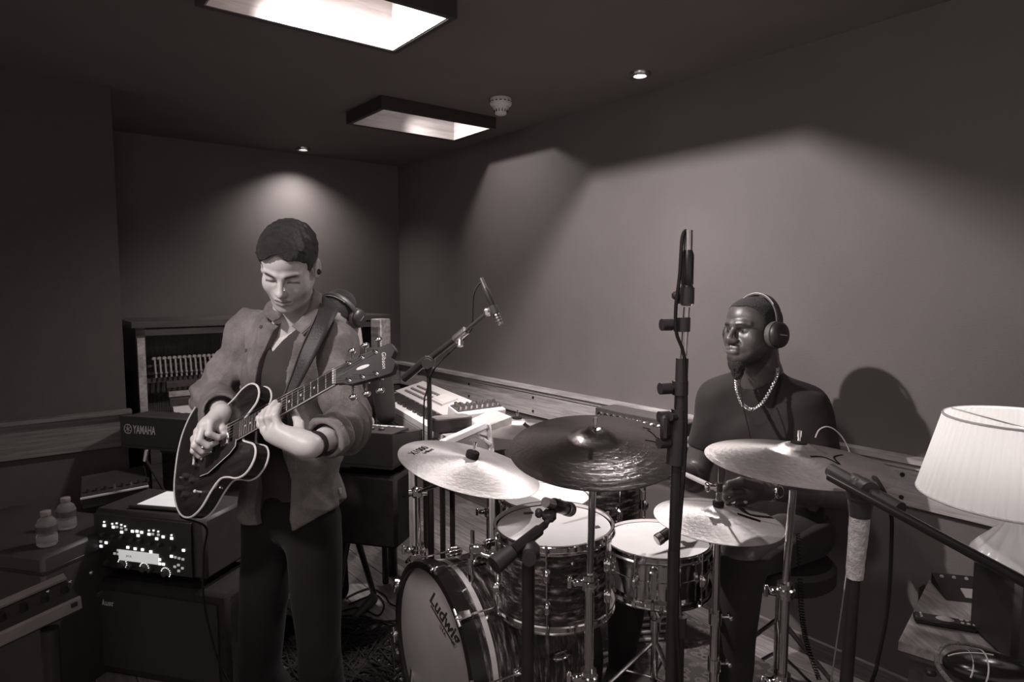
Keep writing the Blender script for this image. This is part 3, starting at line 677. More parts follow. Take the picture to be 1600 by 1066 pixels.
b = B(); b.box(bj-b0, (.045, .035, .04), bev=.3); b.cyl(bj-b0-Vector((0, .035, 0)), bj-b0+Vector((0, .035, 0)), .022, n=16); b.cyl(bj-b0+Vector((0, 0, .0)), ct-b0, .016, n=12); b.make('boom_joint', black_s, T)
B().cyl(bj-b0-dd*.09, bj-b0+dd*.10, .0155, n=14).make('boom_sleeve', black_s, T)
B().cyl(e1-b0, e2-b0+dd*.12, .0095, n=14).make('boom_arm', black_m, T)
tripod(T, .22, .28, 1.0)
cable('microphone_cable', 'black cable hanging in a long curve beside the taped grip stand', [at(1340, 722, 2.0), at(1358, 742, 1.7), at(1372, 752, yc-.0), at(1391, 795, yc-.04), at(1393, 850, yc-.03), at(1387, 950, yc), at(1372, 1030, yc+.02), at(1362, 1066, yc+.04), Vector((.84, 1.6, .2)), Vector((.85, 1.6, .006)), Vector((1.0, 1.9, .005))], .0045)
# d: short stand at the rack tom
yd = 1.44; tp_ = at(826, 862, yd); b0 = Vector((at(823, 1066, yd).x, yd, 0))
T = thing('microphone_stand', 'short black stand in front of the rack tom with a stub boom', 'stand', b0)
B().cyl((0, 0, .2), tp_-b0, .0145, n=16).make('lower_tube', black_m, T)
b = B(); b.box(tp_-b0, (.05, .04, .045), bev=.3); knob(b, tp_-b0, (0, -1, 0), .016, .045); b.make('boom_joint', black_s, T)
l0 = at(772, 884, yd-.06); l1 = at(852, 820, yd+.08)
b = B(); b.cyl(l0-b0, at(800, 862, yd-.03)-b0, .021, .017, n=16); b.make('rubber_end', black_s, T)
B().cyl(at(800, 862, yd-.03)-b0, at(842, 829, yd+.05)-b0, .0135, n=14).make('boom_sleeve', black_m, T)
B().cyl(l0-b0, l1-b0, .009, n=12).make('boom_arm', black_m, T)
b = B(); b.cyl(l1-b0, at(868, 797, yd+.12)-b0, .007, n=10); b.box(at(858, 806, yd+.1)-b0, (.034, .03, .03), bev=.3); b.box(at(842, 802, yd+.1)-b0, (.018, .018, .022), bev=.3); b.cyl(at(842, 802, yd+.1)-b0, at(862, 806, yd+.1)-b0, .006, n=8); b.make('swivel', black_s, T)
tripod(T, .22, .26, .2)
pencil_mic('microphone', 'stubby black microphone above the nearer rack tom skin', at(862, 788, yd+.11), at(892, 797, yd+.2), .017)
B().cyl((0, 0, 0), (0, 0, 0.001), .001)
# e: snare microphone
ys = 1.95; s0 = at(1052, 836, ys); b0 = Vector((.50, 1.86, 0))
T = thing('microphone_stand', 'thin black stand reaching over the snare drum', 'stand', b0)
b = B(); b.cyl((0, 0, .16), (0, 0, .45), .009, n=12); b.make('lower_tube', black_m, T)
b = B(); b.cyl((0, 0, .45), s0-b0, .006, n=10); b.make('boom_arm', black_m, T)
b = B(); b.cyl((0, 0, .42), (0, 0, .48), .015, n=12); b.make('boom_joint', black_s, T); clip(T, s0-b0, (-1, -.2, -.35), .016); tripod(T, .18, .2, .9)
pencil_mic('microphone', 'short microphone aimed at the white snare skin', at(1050, 829, ys), at(1026, 845, ys-.02), .017)

# ------------------------------------------------------------------ upright piano at the end wall (front boards taken off)
o_ = room(.512, .356, 0); PX = Vector((-.7891, -.6143, 0)); PY = Vector((-.6143, .7891, 0))   # PX along the piano to its left end, PY to the wall
M = mframe(o_, PX, PY, (0, 0, -1)); M = Matrix((PX, PY, (0, 0, 1))).transposed().to_4x4(); M.translation = o_
# the axes above are left handed in z, so build with x along PX, y towards the wall
def pb(b, x0, x1, y0, y1, z0, z1):
    P = lambda x, y, z: o_+PX*x+PY*y+Vector((0, 0, z))-o_
    return b.hexa([P(x0, y0, z0), P(x0, y1, z0), P(x1, y1, z0), P(x1, y0, z0), P(x0, y0, z1), P(x0, y1, z1), P(x1, y1, z1), P(x1, y0, z1)])
T = thing('upright_piano', 'open fronted upright piano against the end wall, its strings and hammers showing', 'piano', o_)
W_ = 1.507
b = B(); pb(b, -.02, W_+.02, -.02, .5, 1.225, 1.257); b.make('lid', case_m, T, smooth=False)
b = B(); pb(b, 0, W_, .0, .03, 1.18, 1.215); b.make('front_rail', case_m, T, smooth=False)
for x, lab in ((0, None), (W_-.045, None)):
    b = B(); pb(b, x, x+.045, .0, .5, .0, 1.225); b.make('side', case_m, T, smooth=False)
    b = B(); pb(b, x+(.004 if x else .0), x+(.041 if x else .05), -.012, .0, .62, 1.17); b.make('edge_post', pine, T, smooth=False)
b = B(); pb(b, .045, W_-.045, .35, .38, .1, 1.2); b.make('soundboard', case_m, T, smooth=False)
b = B(); pb(b, .045, W_-.045, .30, .34, 1.1, 1.16); b.make('pin_block', mat('iron_plate', .07, .5), T, smooth=False)
b = B()
for k in range(60):
    x = .07+k*(W_-.14)/60; P = lambda x, y, z: PX*x+PY*y+Vector((0, 0, z)); b.cyl(P(x, .29, 1.13+.02*(k % 2)), P(x+.02, .3, .5), .0012, n=5, caps=False)
b.make('strings', steel, T)['kind'] = 'stuff'
b = B(); pb(b, .045, W_-.045, .2, .24, .985, 1.0); pb(b, .045, W_-.045, .16, .2, .9, .925); b.make('hammer_rail', case_m, T, smooth=False)
ham = mat('hammer_wood', .3, .6); hm0 = None
for k in range(50):
    x = W_-.11-k*.0265
    if hm0 is None:
        b = B(); P = lambda x, y, z: PX*x+PY*y+Vector((0, 0, z)); b.cyl(P(0, .13, .93), P(0, .15, 1.03), .006, n=6); b.ball(P(0, .17, 1.035), (.012, .02, .012), 8, 6); b.ball(P(0, .13, .955), .009, 8, 5); hm0 = b.make('hammer', ham, T); hm0.location = PX*x
    else:
        h = bpy.data.objects.new('hammer', hm0.data); link(h, T); h.location = PX*x
for z0, z1, y0, mm, nm in ((.885, .92, .0, case_m, 'action_rail'), (.84, .868, -.05, pine, 'pale_rail'), (.79, .835, -.07, case_m, 'lower_rail')):
    b = B(); pb(b, .06, W_-.14, y0, y0+.03, z0, z1); b.make(nm, mm, T, smooth=False)
b = B(); P = lambda x, y, z: PX*x+PY*y+Vector((0, 0, z))
b.hexa([P(.1, -.17, .70), P(.1, -.15, .70), P(W_-.15, -.15, .70), P(W_-.15, -.17, .70), P(.1, -.09, .79), P(.1, -.07, .79), P(W_-.15, -.07, .79), P(W_-.15, -.09, .79)]); b.make('fallboard', white_p, T, smooth=False)
b = B(); pb(b, 0, W_, -.3, .0, .6, .66); b.make('key_bed', case_m, T, smooth=False)
b = B(); pb(b, .05, W_-.05, -.27, -.14, .66, .69); b.make('keys', keys_w, T, smooth=False)
b = B(); pb(b, .045, W_-.045, .0, .03, .08, .6); b.make('bottom_board', case_m, T, smooth=False)
for x in (0, W_-.05):
    b = B(); pb(b, x, x+.05, -.3, -.25, 0, .6); b.make('toe_post', case_m, T, smooth=False)
# a tall pale wooden box standing in front of the piano's right end
pbx = at(597, 640, 4.2); z_ = at(597, 498, 4.2).z
T = thing('wooden_speaker_box', 'tall narrow pale wooden box beside the right end of the piano', 'box', (pbx.x, 4.2, 0), (0, 0, -.5))
B().box((0, 0, z_/2), (.085, .1, z_)).make('case', pine, T); B().box((.0, -.052, z_-.16), (.05, .006, .22)).make('front_recess', wood('recess_wood', .1, .25), T)

# ------------------------------------------------------------------ stage piano seen from the back
kl = Vector((-1.79, 2.96, 0)); kr = Vector((-.48, 2.58, 0)); kd = (kr-kl).normalized(); kn = Vector((-kd.y, kd.x, 0)); KW = (kr-kl).length; KZ = .855
T = thing('stage_piano', 'long black stage piano seen from behind, its maker\'s lettering facing the camera', 'keyboard', kl)
def kbx(b, x0, x1, y0, y1, z0, z1, dz=0):
    P = lambda x, y, z: kd*x+kn*y+Vector((0, 0, z))
    return b.hexa([P(x0, y0, z0), P(x1, y0, z0), P(x1, y1, z0), P(x0, y1, z0), P(x0, y0, z1), P(x1, y0, z1), P(x1, y1, z1-dz), P(x0, y1, z1-dz)])
b = B(); kbx(b, 0, KW, 0, .012, .725, KZ); b.make('rear_panel', black, T, smooth=False)
b = B(); kbx(b, 0, KW, .0, .16, KZ-.002, KZ+.006, .02); b.make('top_panel', black_s, T, smooth=False)
b = B(); kbx(b, 0, KW, .0, .31, .715, .728); b.make('base', black, T, smooth=False)
for x in (0, KW-.04):
    b = B(); kbx(b, x, x+.04, .01, .31, .725, KZ-.0, .04); b.make('end_cheek', black_s, T, smooth=False)
wk = bk = None
for k in range(52):
    x = .05+k*.0236
    if wk is None: b = B(); kbx(b, 0, .0225, .165, .30, .80, .825); wk = b.make('white_key', keys_w, T, smooth=False); o = wk
    else: o = bpy.data.objects.new('white_key', wk.data); link(o, T)
    o.location = kd*x
    if k % 7 in (0, 1, 3, 4, 5):
        if bk is None: b = B(); kbx(b, .016, .029, .165, .25, .82, .84, .006); bk = b.make('black_key', black, T, smooth=False); o = bk
        else: o = bpy.data.objects.new('black_key', bk.data); link(o, T)
        o.location = kd*x
for k in range(5):
    p = kd*(KW-.09-.045*k)+kn*.09+Vector((0, 0, KZ-.008)); B().lathe([(.014, 0), (.013, .014), (.009, .018), (0, .018)], 14, p).make('knob', black_s, T)
lm = mat('silver_lettering', .6, .5)
Mx = mframe(kd*.22+Vector((0, 0, .80))-kn*.001, kd, (0, 0, 1))
text('lettering', 'YAMAHA', .054, lm, T, mframe(kd*.135+Vector((0, 0, .800))-kn*.001, kd, (0, 0, 1)), shear=.1, sx=.56, off=.0006)
b = B(); cc = kd*.045+Vector((0, 0, .802))-kn*.0015
b.lathe([(.0195, -.0006), (.0225, -.0006), (.0225, .0006), (.0195, .0006), (.0195, -.0006)], 32, cc, -kn)
for k in range(3):
    a = PI*k/3+PI/6; u = kd*math.cos(a)+Vector((0, 0, 1))*math.sin(a); b.cyl(cc-u*.017, cc+u*.017, .0014, n=5)
b.make('emblem', lm, T)
T = thing('keyboard_stand', 'black crossed leg stand beneath the stage piano', 'stand', kl)
for x in (.25, KW-.3):
    for s in (0, 1):
        P = lambda x, y, z: kd*x+kn*y+Vector((0, 0, z)); b = B(); b.cyl(P(x+s*.035, .02+.3*s, .015), P(x+s*.035, .32-.3*s, .70), .014, n=8); b.make('leg', black_m, T)
b = B(); P = lambda x, y, z: kd*x+kn*y+Vector((0, 0, z)); b.cyl(P(.2, .03, .705), P(KW-.2, .03, .705), .011, n=8); b.cyl(P(.2, .32, .705), P(KW-.2, .32, .705), .011, n=8); b.cyl(P(.2, .02, .012), P(KW-.2, .02, .012), .012, n=8); b.make('crossbar', black_m, T)
T = thing('equipment_case', 'black padded case slung under the right end of the stage piano', 'case', kr-kd*.2+kn*.12)
Rk = Matrix.Rotation(math.atan2(kd.y, kd.x), 3, 'Z'); B().box((0, 0, .53), (.42, .22, .30), Rk, .06).make('body', cloth_k, T); B().box((0, 0, .69), (.12, .03, .02), Rk, .3).make('handle', rubber, T)

p = Vector((-.60, 3.2, 0)); T = thing('stand_post', 'thick dark upright post behind the bass drum at the keyboards', 'post', p)
B().cyl((0, 0, .0), (0, 0, .72), .024, n=20).make('tube', black_m, T); B().cyl((0, 0, .34), (0, 0, .37), .03, n=20).make('collar', black_s, T)
# ------------------------------------------------------------------ pale synthesizer on the right of the keyboard player
fc = Vector((-.70, 3.66, 0)); nc = Vector((-.19, 2.62, 0)); sx = (nc-fc).normalized(); sy = Vector((-sx.y, sx.x, 0)); fc = fc+sy*.05; nc = nc+sy*.05; SL = (nc-fc).length; SZ = .855
T = thing('synthesizer', 'pale synthesizer with a control panel and small screen, angled beside the rail', 'keyboard', fc)
def sb(b, x0, x1, y0, y1, z0, z1, za=None):
    P = lambda x, y, z: sx*x+sy*y+Vector((0, 0, z)); za = z1 if za is None else za
    return b.hexa([P(x0, y0, z0), P(x1, y0, z0), P(x1, y1, z0), P(x0, y1, z0), P(x0, y0, z1), P(x1, y0, z1), P(x1, y1, za), P(x0, y1, za)])
pale = mat('pale_panel', .38, .4, var=.05)
b = B(); sb(b, 0, SL, -.13, .16, SZ-.085, SZ-.045); b.make('base', pale, T, smooth=False)
b = B(); sb(b, 0, SL, -.005, .16, SZ-.045, SZ+.005, SZ+.05); b.make('control_panel', pale, T, smooth=False)
for x in (0, SL-.05):
    b = B(); sb(b, x, x+.05, -.13, -.005, SZ-.045, SZ-.005); b.make('end_cheek', pale, T, smooth=False)
wk = bk = None; NK = int((SL-.11)/.0236)
for k in range(NK):
    x = .055+k*.0236
    if wk is None: b = B(); sb(b, 0, .0225, -.126, -.01, SZ-.04, SZ-.012); wk = b.make('white_key', keys_w, T, smooth=False); o = wk
    else: o = bpy.data.objects.new('white_key', wk.data); link(o, T)
    o.location = sx*x
    if k % 7 in (0, 1, 3, 4, 5):
        if bk is None: b = B(); sb(b, .016, .029, -.085, -.01, SZ-.014, SZ+.004); bk = b.make('black_key', black, T, smooth=False); o = bk
        else: o = bpy.data.objects.new('black_key', bk.data); link(o, T)
        o.location = sx*x
def onp(x, y): return sx*x+sy*y+Vector((0, 0, SZ+.005+(y+.005)/.165*.045+.001))
up = (onp(0, .1)-onp(0, 0)).normalized(); pm = lambda x, y: mframe(onp(x, y), sx, up)
B().box((0, 0, .004), (.17, .085, .012)).make('screen_frame', pale, T).matrix_local = pm(.55, .085)
B().box((0, 0, .0105), (.14, .06, .002)).make('screen', grey_p, T).matrix_local = pm(.55, .085)
btn = None
for i in range(9):
    for j in range(3):
        if btn is None: btn = B().box((0, 0, .003), (.03, .012, .006)).make('button', mat('dark_button', .1, .5), T); o = btn
        else: o = bpy.data.objects.new('button', btn.data); link(o, T)
        o.matrix_local = pm(.10+i*.04, .03+j*.035)
for i in range(8):
    if i == 0: sl = B().box((0, 0, .003), (.008, .05, .004)).box((0, .005*i, .008), (.012, .012, .012)).make('slider', black_s, T); o = sl
    else: o = bpy.data.objects.new('slider', sl.data); link(o, T)
    o.matrix_local = pm(.70+i*.03, .09)
# devices on the near end of the synthesizer
p = at(705, 656, 2.72); T = thing('drum_module', 'small dark rounded module resting on the near end of the synthesizer', 'device', p+Vector((0, 0, -.02)), (0, 0, .5))
B().plate([(.085*math.copysign(abs(math.cos(a))**.5, math.cos(a)), .05*math.copysign(abs(math.sin(a))**.5, math.sin(a))) for a in [2*PI*k/32 for k in range(32)]], -.02, .03).make('body', black_s, T, ang=50)
B().plate([(.08*math.copysign(abs(math.cos(a))**.5, math.cos(a)), .046*math.copysign(abs(math.sin(a))**.5, math.sin(a))) for a in [2*PI*k/32 for k in range(32)]], .03, .034).make('top_plate', grey_p if 0 else mat('grey_top', .14, .5), T, ang=50)
p = at(745, 634, 2.9); T = thing('mixer', 'small white mixer with rows of dark knobs behind the far cymbal', 'mixer', p+Vector((0, 0, -.03)), (.25, 0, .62))
B().box((0, 0, 0), (.24, .11, .05)).make('body', white_p, T); B().box((0, .01, .027), (.23, .07, .004)).make('top_panel', black_s, T); k0 = None
for i in range(8):
    for j in range(2):
        if k0 is None: k0 = B().cyl((0, 0, .028), (0, 0, .045), .008, .006, n=10).make('knob', steel, T); o = k0
        else: o = bpy.data.objects.new('knob', k0.data); link(o, T)
        o.location = (-.1+i*.0285, -.012+j*.034, 0)
p = at(725, 628, 2.95); T = thing('side_shelf', 'dark shelf carrying the small white mixer beside the synthesizer', 'shelf', (p.x+.05, p.y, 0))
B().box((0, 0, at(745, 634, 2.9).z-.072), (.34, .2, .02), Matrix.Rotation(.62, 3, 'Z')).make('top', black_s, T)
for s in (-1, 1): B().cyl((s*.1, s*.07, 0), (s*.1, s*.07, at(745, 634, 2.9).z-.08), .012, n=8).make('leg', black_m, T)
# pale tubular stand end under the synthesizer
T = thing('synthesizer_stand', 'pale keyboard stand with a sloping end frame under the synthesizer', 'stand', (nc.x, nc.y, 0))
A_ = lambda px, py, y: at(px, py, y)-Vector((nc.x, nc.y, 0))
def barq(nm, pts, w_, m):
    b = B()
    for p, q in zip(pts[:-1], pts[1:]):
        d = (q-p); l = d.length; x, y, z = frame(d, (0, 0, 1)); R = Matrix((x, y, z)).transposed(); b.box((p+q)/2, (w_*1.3, w_, l+w_*.6), R, .2)
    return b.make(nm, m, T)
barq('top_beam', [A_(643, 716, 2.44), A_(700, 690, 2.46), A_(758, 664, 2.48)], .03, white_p)
barq('inner_frame', [A_(690, 700, 2.45), A_(742, 680, 2.47), A_(756, 686, 2.47), A_(766, 694, 2.47)], .012, grey_p)
barq('leg', [A_(763, 664, 2.49), A_(768, 700, 2.48), Vector((A_(770, 700, 2.48).x, A_(770, 700, 2.48).y, .01))], .02, grey_p)
barq('leg', [A_(643, 720, 2.44), Vector((A_(643, 720, 2.44).x, A_(643, 720, 2.44).y, .01))], .02, grey_p)
b = B(); sb(b, .15, SL-.03, -.14, .14, SZ-.12, SZ-.09); b.M = None; o = b.make('shelf', black_s, T, smooth=False); o.location = fc-Vector((nc.x, nc.y, 0))
for x in (.2,):
    for y in (-.1, .1):
        b = B(); q = fc+sx*x+sy*y-Vector((nc.x, nc.y, 0)); b.cyl(q+Vector((0, 0, 0)), q+Vector((0, 0, SZ-.12)), .014, n=8); b.make('leg', black_m, T)
p = at(734, 706, 2.75); T = thing('paper_sheet', 'pale sheet of paper lying just behind the left cymbal', 'paper', p)
B().box((0, 0, 0), (.12, .09, .002), Matrix.Rotation(.4, 3, 'Z') @ Matrix.Rotation(.5, 3, 'X')).make('sheet', white_p, T)
T = thing('folding_shelf', 'low dark shelf under the paper sheet', 'shelf', (p.x, p.y+.02, 0))
B().box((0, 0, p.z-.045), (.3, .2, .02)).make('top', black_s, T)
for s in (-1, 1): B().cyl((s*.12, 0, 0), (s*.12, 0, p.z-.05), .012, n=8).make('leg', black_m, T)
# socket box on the rail
p0 = room(2.15, .05, .88)
T = thing('headphone_amplifier', 'slim box with a row of chrome sockets lying on the wall rail', 'device', p0)
q0 = at(985, 652, 2.95); 
rt = Vector((.6143, -.7891, 0)); re = Vector((-.7891, -.6143, 0))
T.location = Vector((.60, 2.83, .845))
def ob(b, x0, x1, y0, y1, z0, z1):
    P = lambda x, y, z: rt*x+re*y+Vector((0, 0, z)); return b.hexa([P(x0, y0, z0), P(x0, y1, z0), P(x1, y1, z0), P(x1, y0, z0), P(x0, y0, z1), P(x0, y1, z1), P(x1, y1, z1), P(x1, y0, z1)])
b = B(); ob(b, -.24, .24, -.03, .09, 0, .05); b.make('case', black_s, T, smooth=False)
b = B(); ob(b, -.235, .235, -.03, .088, .05, .054); b.make('lid', steel, T, smooth=False)
for k in range(12):
    P = rt*(-.21+k*.038)+re*.09+Vector((0, 0, .024)); B().lathe([(.006, 0), (.006, .004), (.013, .006), (.013, 0)], 14, P, re).make('socket', chrome, T)

# ------------------------------------------------------------------ lamp and side table on the right
tx = Vector((.76, -.65, 0)); ty = Vector((.65, .76, 0)); TZ = .665; tc0 = at(1404, 1002, 1.47); tc0.z = 0
T = thing('side_table', 'small dark side table with a worn wooden top at the lower right', 'table', tc0)
def tb(b, x0, x1, y0, y1, z0, z1):
    P = lambda x, y, z: tx*x+ty*y+Vector((0, 0, z)); return b.hexa([P(x0, y0, z0), P(x1, y0, z0), P(x1, y1, z0), P(x0, y1, z0), P(x0, y0, z1), P(x1, y0, z1), P(x1, y1, z1), P(x0, y1, z1)])
TZ = at(1404, 1002, 1.47).z
table_m2 = wood('worn_table_top', .10, .36, (5, 5, 5), 3)
b = B(); tb(b, 0, .55, 0, .42, TZ-.022, TZ); b.make('top', wood('worn_top', .10, .38, (22, 3, 8), 2.2), T, smooth=False)
b = B(); tb(b, .005, .545, .005, .415, TZ-.036, TZ-.022); b.make('moulding', case_m, T, smooth=False)
b = B(); tb(b, .02, .53, .02, .4, .06, TZ-.036); b.make('body', case_m, T, smooth=False)
for z in (TZ-.2, TZ-.38):
    b = B(); tb(b, .05, .5, .012, .02, z, z+.14); d = b.make('drawer', case_m, T, smooth=False); B().ball(tx*.27+ty*.0+Vector((0, 0, z+.07)), .014).make('drawer_knob', steel, d)
for x in (.03, .5):
    for y in (.03, .37):
        b = B(); tb(b, x, x+.03, y, y+.03, 0, .06); b.make('foot', case_m, T, smooth=False)
LX = Vector((1.14, 1.44, 0))
bz1 = at(1530, 890, 1.40).z
T = thing('black_box', 'tall black box standing on the side table beneath the lamp', 'box', (LX.x, LX.y, TZ), (0, 0, -.15))
B().box((.045, 0, (bz1-TZ)/2), (.18, .18, bz1-TZ), bev=.06).make('case', black_s, T); B().box((.01, -.091, .09), (.02, .003, .008)).make('badge', steel, T)
for i in range(3): B().box((.07+.03*(i % 2), -.091, .03+i*.03), (.02, .003, .012)).make('fitting', steel, T)
T = thing('table_lamp', 'lit table lamp with a pleated white shade and clear glass base', 'lamp', (LX.x, LX.y, bz1))
glass, nt, bs = nodes('ribbed_glass'); bs.inputs['Base Color'].default_value = (.93, .9, .89, 1); bs.inputs['Roughness'].default_value = .15; bs.inputs['Transmission Weight'].default_value = .45; bs.inputs['IOR'].default_value = 1.3
b = B(); n = 72
prof = [(0, .0), (.088, .0), (.092, .006), (.088, .016), (.074, .034), (.055, .055), (.038, .075), (.028, .092), (.022, .10)]
for i in range(n):
    rr = 1+.05*math.cos(2*PI*i/n*12); c, s = math.cos(2*PI*i/n), math.sin(2*PI*i/n)
    b.v += [(c*r*rr, s*r*rr, z) for r, z in prof]
m_ = len(prof)
for i in range(n):
    j = (i+1) % n
    for k in range(m_-1): b.f.append((i*m_+k, j*m_+k, j*m_+k+1, i*m_+k+1))
b.make('glass_base', glass, T)
B().cyl((0, 0, .098), (0, 0, .17), .012, n=14).make('neck', chrome, T)
sm, nt, bs = nodes('pleated_shade'); out = nt.nodes['Material Output']
tr = nt.nodes.new('ShaderNodeBsdfTranslucent'); df = nt.nodes.new('ShaderNodeBsdfDiffuse'); mxs = nt.nodes.new('ShaderNodeMixShader')
tr.inputs[0].default_value = (.66, .63, .62, 1); df.inputs[0].default_value = (.78, .75, .74, 1); mxs.inputs[0].default_value = .5
L(nt, df.outputs[0], mxs.inputs[1]); L(nt, tr.outputs[0], mxs.inputs[2]); L(nt, mxs.outputs[0], out.inputs[0]); nt.nodes.remove(bs)
zb = at(1615, 778, 1.44).z-bz1; zt = at(1615, 655, 1.44).z-bz1; rb, rt_ = .197, .152
b = B(); n = 62*6; vs = []
for j in range(9):
    t = j/8; row = []
    for i in range(n+1):
        a = 2*PI*i/n; ph = (i % 6)/6; r = rb+(rt_-rb)*t+.0045*abs(math.sin(PI*ph))*(1-.25*t); row.append((math.cos(a)*r, math.sin(a)*r, zb+(zt-zb)*t))
    vs.append(row)
b.strip(vs); b.make('pleated_shade', sm, T, ang=80)
b = B(); b.tube([(math.cos(2*PI*k/60)*(rt_+.002), math.sin(2*PI*k/60)*(rt_+.002), zt) for k in range(60)], .003, 6, True); b.make('top_ring', white_p, T)
b = B(); b.tube([(math.cos(2*PI*k/60)*(rb+.002), math.sin(2*PI*k/60)*(rb+.002), zb) for k in range(60)], .003, 6, True); b.make('bottom_ring', white_p, T)
b = B()
for k in range(3):
    a = 2*PI*k/3; b.cyl((0, 0, zt-.02), (math.cos(a)*rt_, math.sin(a)*rt_, zt), .0018, n=6)
b.make('shade_carrier', steel, T)
B().ball((0, 0, zb+.075), (.03, .03, .038), 16, 12).cyl((0, 0, zb+.0), (0, 0, zb+.045), .014, n=12).make('bulb', mat('bulb', 1, .5, emit=4), T)
lamp('lamp_light', 'POINT', (LX.x, LX.y, bz1+zb+.12), 2.3, .03)
p = at(1476, 972, 1.54); p.z = TZ
T = thing('remote_control', 'black remote control with a pale oval pad, lying on the side table', 'remote control', p, (0, 0, -.42))
B().box((0, 0, .009), (.13, .038, .016), bev=.3).make('body', black, T)
B().lathe([(0, .0185), (.013, .0185), (.015, .017)], 24).make('round_pad', grey_p, T).scale = (1.3, .85, 1)
for i in range(6): B().cyl((.035+.012*(i//2), -.008+.016*(i % 2), .016), (.035+.012*(i//2), -.008+.016*(i % 2), .019), .004, n=10).make('button', grey_p, T)
for i in range(3): B().cyl((-.05, -.01+.01*i, .016), (-.05, -.01+.01*i, .019), .003, n=10).make('button', grey_p, T)
p = at(1508, 925, 1.70)
T = thing('device_stand', 'narrow black plinth behind the side table', 'stand', (p.x+.03, p.y+.03, 0)); B().box((0, 0, (p.z-.035)/2), (.2, .16, p.z-.035), Matrix.Rotation(-.3, 3, 'Z')).make('body', black_s, T)
T = thing('desk_phone', 'black device with a pale lit display against the wall behind the lamp', 'device', (p.x+.01, p.y, p.z-.03), (0, 0, -.25))
B().hexa([(-.07, -.05, 0), (.09, -.05, 0), (.09, .06, 0), (-.07, .06, 0), (-.07, -.05, .022), (.09, -.05, .022), (.09, .06, .05), (-.07, .06, .05)]).make('body', black, T, smooth=False)
B().hexa([(-.02, -.035, .027), (.08, -.035, .027), (.08, .0, .027), (-.02, .0, .027), (-.02, -.035, .0285), (.08, -.035, .0285), (.08, .0, .0385), (-.02, .0, .0385)]).make('display', grey_p, T, smooth=False)
for i in range(4): B().ball((-.05+.03*i, .045, .047), .005).make('button', grey_p, T)
p = at(1548, 1022, 1.30); p.z = TZ
T = thing('rounded_pouch', 'black rounded pouch with pale curved bands and a rope loop, on the side table', 'pouch', p, (0, 0, -.35))
B().ball((.0, 0, .032), (.085, .05, .034), 28, 16).make('body', mat('shiny_black', .015, .2), T)
for k, x in enumerate((-.045, -.02)):
    r = .034*math.sqrt(1-(x/.085)**2)*1.02; r2 = .05*math.sqrt(1-(x/.085)**2)*1.02; B().tube([(x+.01*math.sin(a), math.cos(a)*r2, .032+math.sin(a)*r) for a in [PI*j/16 for j in range(17)]], .0016, 6).make('band', white_p, T)
B().tube([(x, .0, .032+.034*math.sqrt(max(0, 1-(x/.085)**2))*1.02) for x in [-.075+.01*j for j in range(9)]], .0013, 6).make('band', white_p, T)
rope = mat('rope', .22, .9, var=.5, scale=200, bmp=.8, bscale=500)
B().tube(spline([(-.09, .02, .035), (-.095, -.02, .03), (-.07, -.055, .012), (-.02, -.075, .006), (.06, -.085, .006), (.10, -.09, .006), (.12, -.06, .006)], 8), .005, 8).make('rope_loop', rope, T)
B().tube(spline([(-.09, .02, .035), (-.06, .055, .05), (.0, .06, .05), (.06, .05, .035)], 8), .004, 8).make('rope_loop', rope, T)
B().box((-.105, -.0, .006), (.02, .02, .012), bev=.3).make('clip', black, T)
p = at(1592, 990, 1.22)
# ------------------------------------------------------------------ guitarist's corner on the left
g0 = at(143, 800, 2.36); g1 = at(287, 828, 2.26); gx = (g1-g0); gx.z = 0; GW = gx.length+.08; gx.normalize(); gy = Vector((-gx.y, gx.x, 0)); gz = at(143, 893, 2.36).z
Rg = math.atan2(gx.y, gx.x)
T = thing('guitar_cabinet', 'black guitar speaker cabinet under the lit amplifier', 'speaker', (g0.x, g0.y, 0), (0, 0, Rg))
B().box((GW/2+.02, .17, gz/2-.012), (GW+.14, .34, gz-.024), bev=.04).make('case', cloth_k, T)
B().box((GW/2+.02, -.002, gz/2-.012), (GW+.06, .012, gz-.10)).make('grille_cloth', mat('grille_cloth', .025, .9, bmp=.6, bscale=400), T)
text('lettering', 'kust', .03, lm, T, mframe((.06, -.010, gz-.11), (1, 0, 0), (0, 0, 1)), shear=.3)
T = thing('guitar_amplifier', 'black amplifier head with lit buttons and a bright display', 'amplifier', (g0.x, g0.y, gz), (0, 0, Rg))
AH = (g0.z-gz)
B().box((GW/2, .14, AH/2+.012), (GW, .26, AH-.004), bev=.05).make('case', black_s, T)
B().box((GW/2-.02, .004, AH/2+.01), (GW-.06, .012, AH-.03)).make('front_panel', black, T)
for x in (.02, GW-.04):
    for y in (.04, .24): B().cyl((x, y, .0), (x, y, .012), .012, n=10).make('rubber_foot', rubber, T)
def pos(px, py):
    "panel coordinates from the photograph's front panel, 0..1 across and down"
    return ((px-45)/ (900-45), (py-200)/(840-200))
def onpan(u, v): return (.015+u*(GW-.08), -.003, AH*(.93-.86*v))
def lamp_btn(u, v, w_, m): 
    x, y, z = onpan(u, v); B().box((x, y-.001, z), (w_, .004, w_*.8), bev=.2).make('button', m, T)
lit = [(.11, .15), (.21, .16), (.30, .24), (.42, .20), (.47, .19), (.52, .20), (.48, .27), (.60, .22), (.68, .29), (.75, .24), (.84, .25), (.36, .52), (.44, .53), (.52, .53), (.61, .55), (.96, .45), (.83, .59), (.12, .48), (.70, .68), (.70, .76), (.74, .76), (.06, .56)]
dim = [(.25, .15), (.30, .16), (.35, .18), (.64, .21), (.70, .21), (.02, .47), (.06, .47), (.21, .67), (.25, .67), (.25, .6), (.87, .60), (.91, .61), (.95, .62), (.86, .78), (.94, .79), (.90, .74), (.90, .85)]
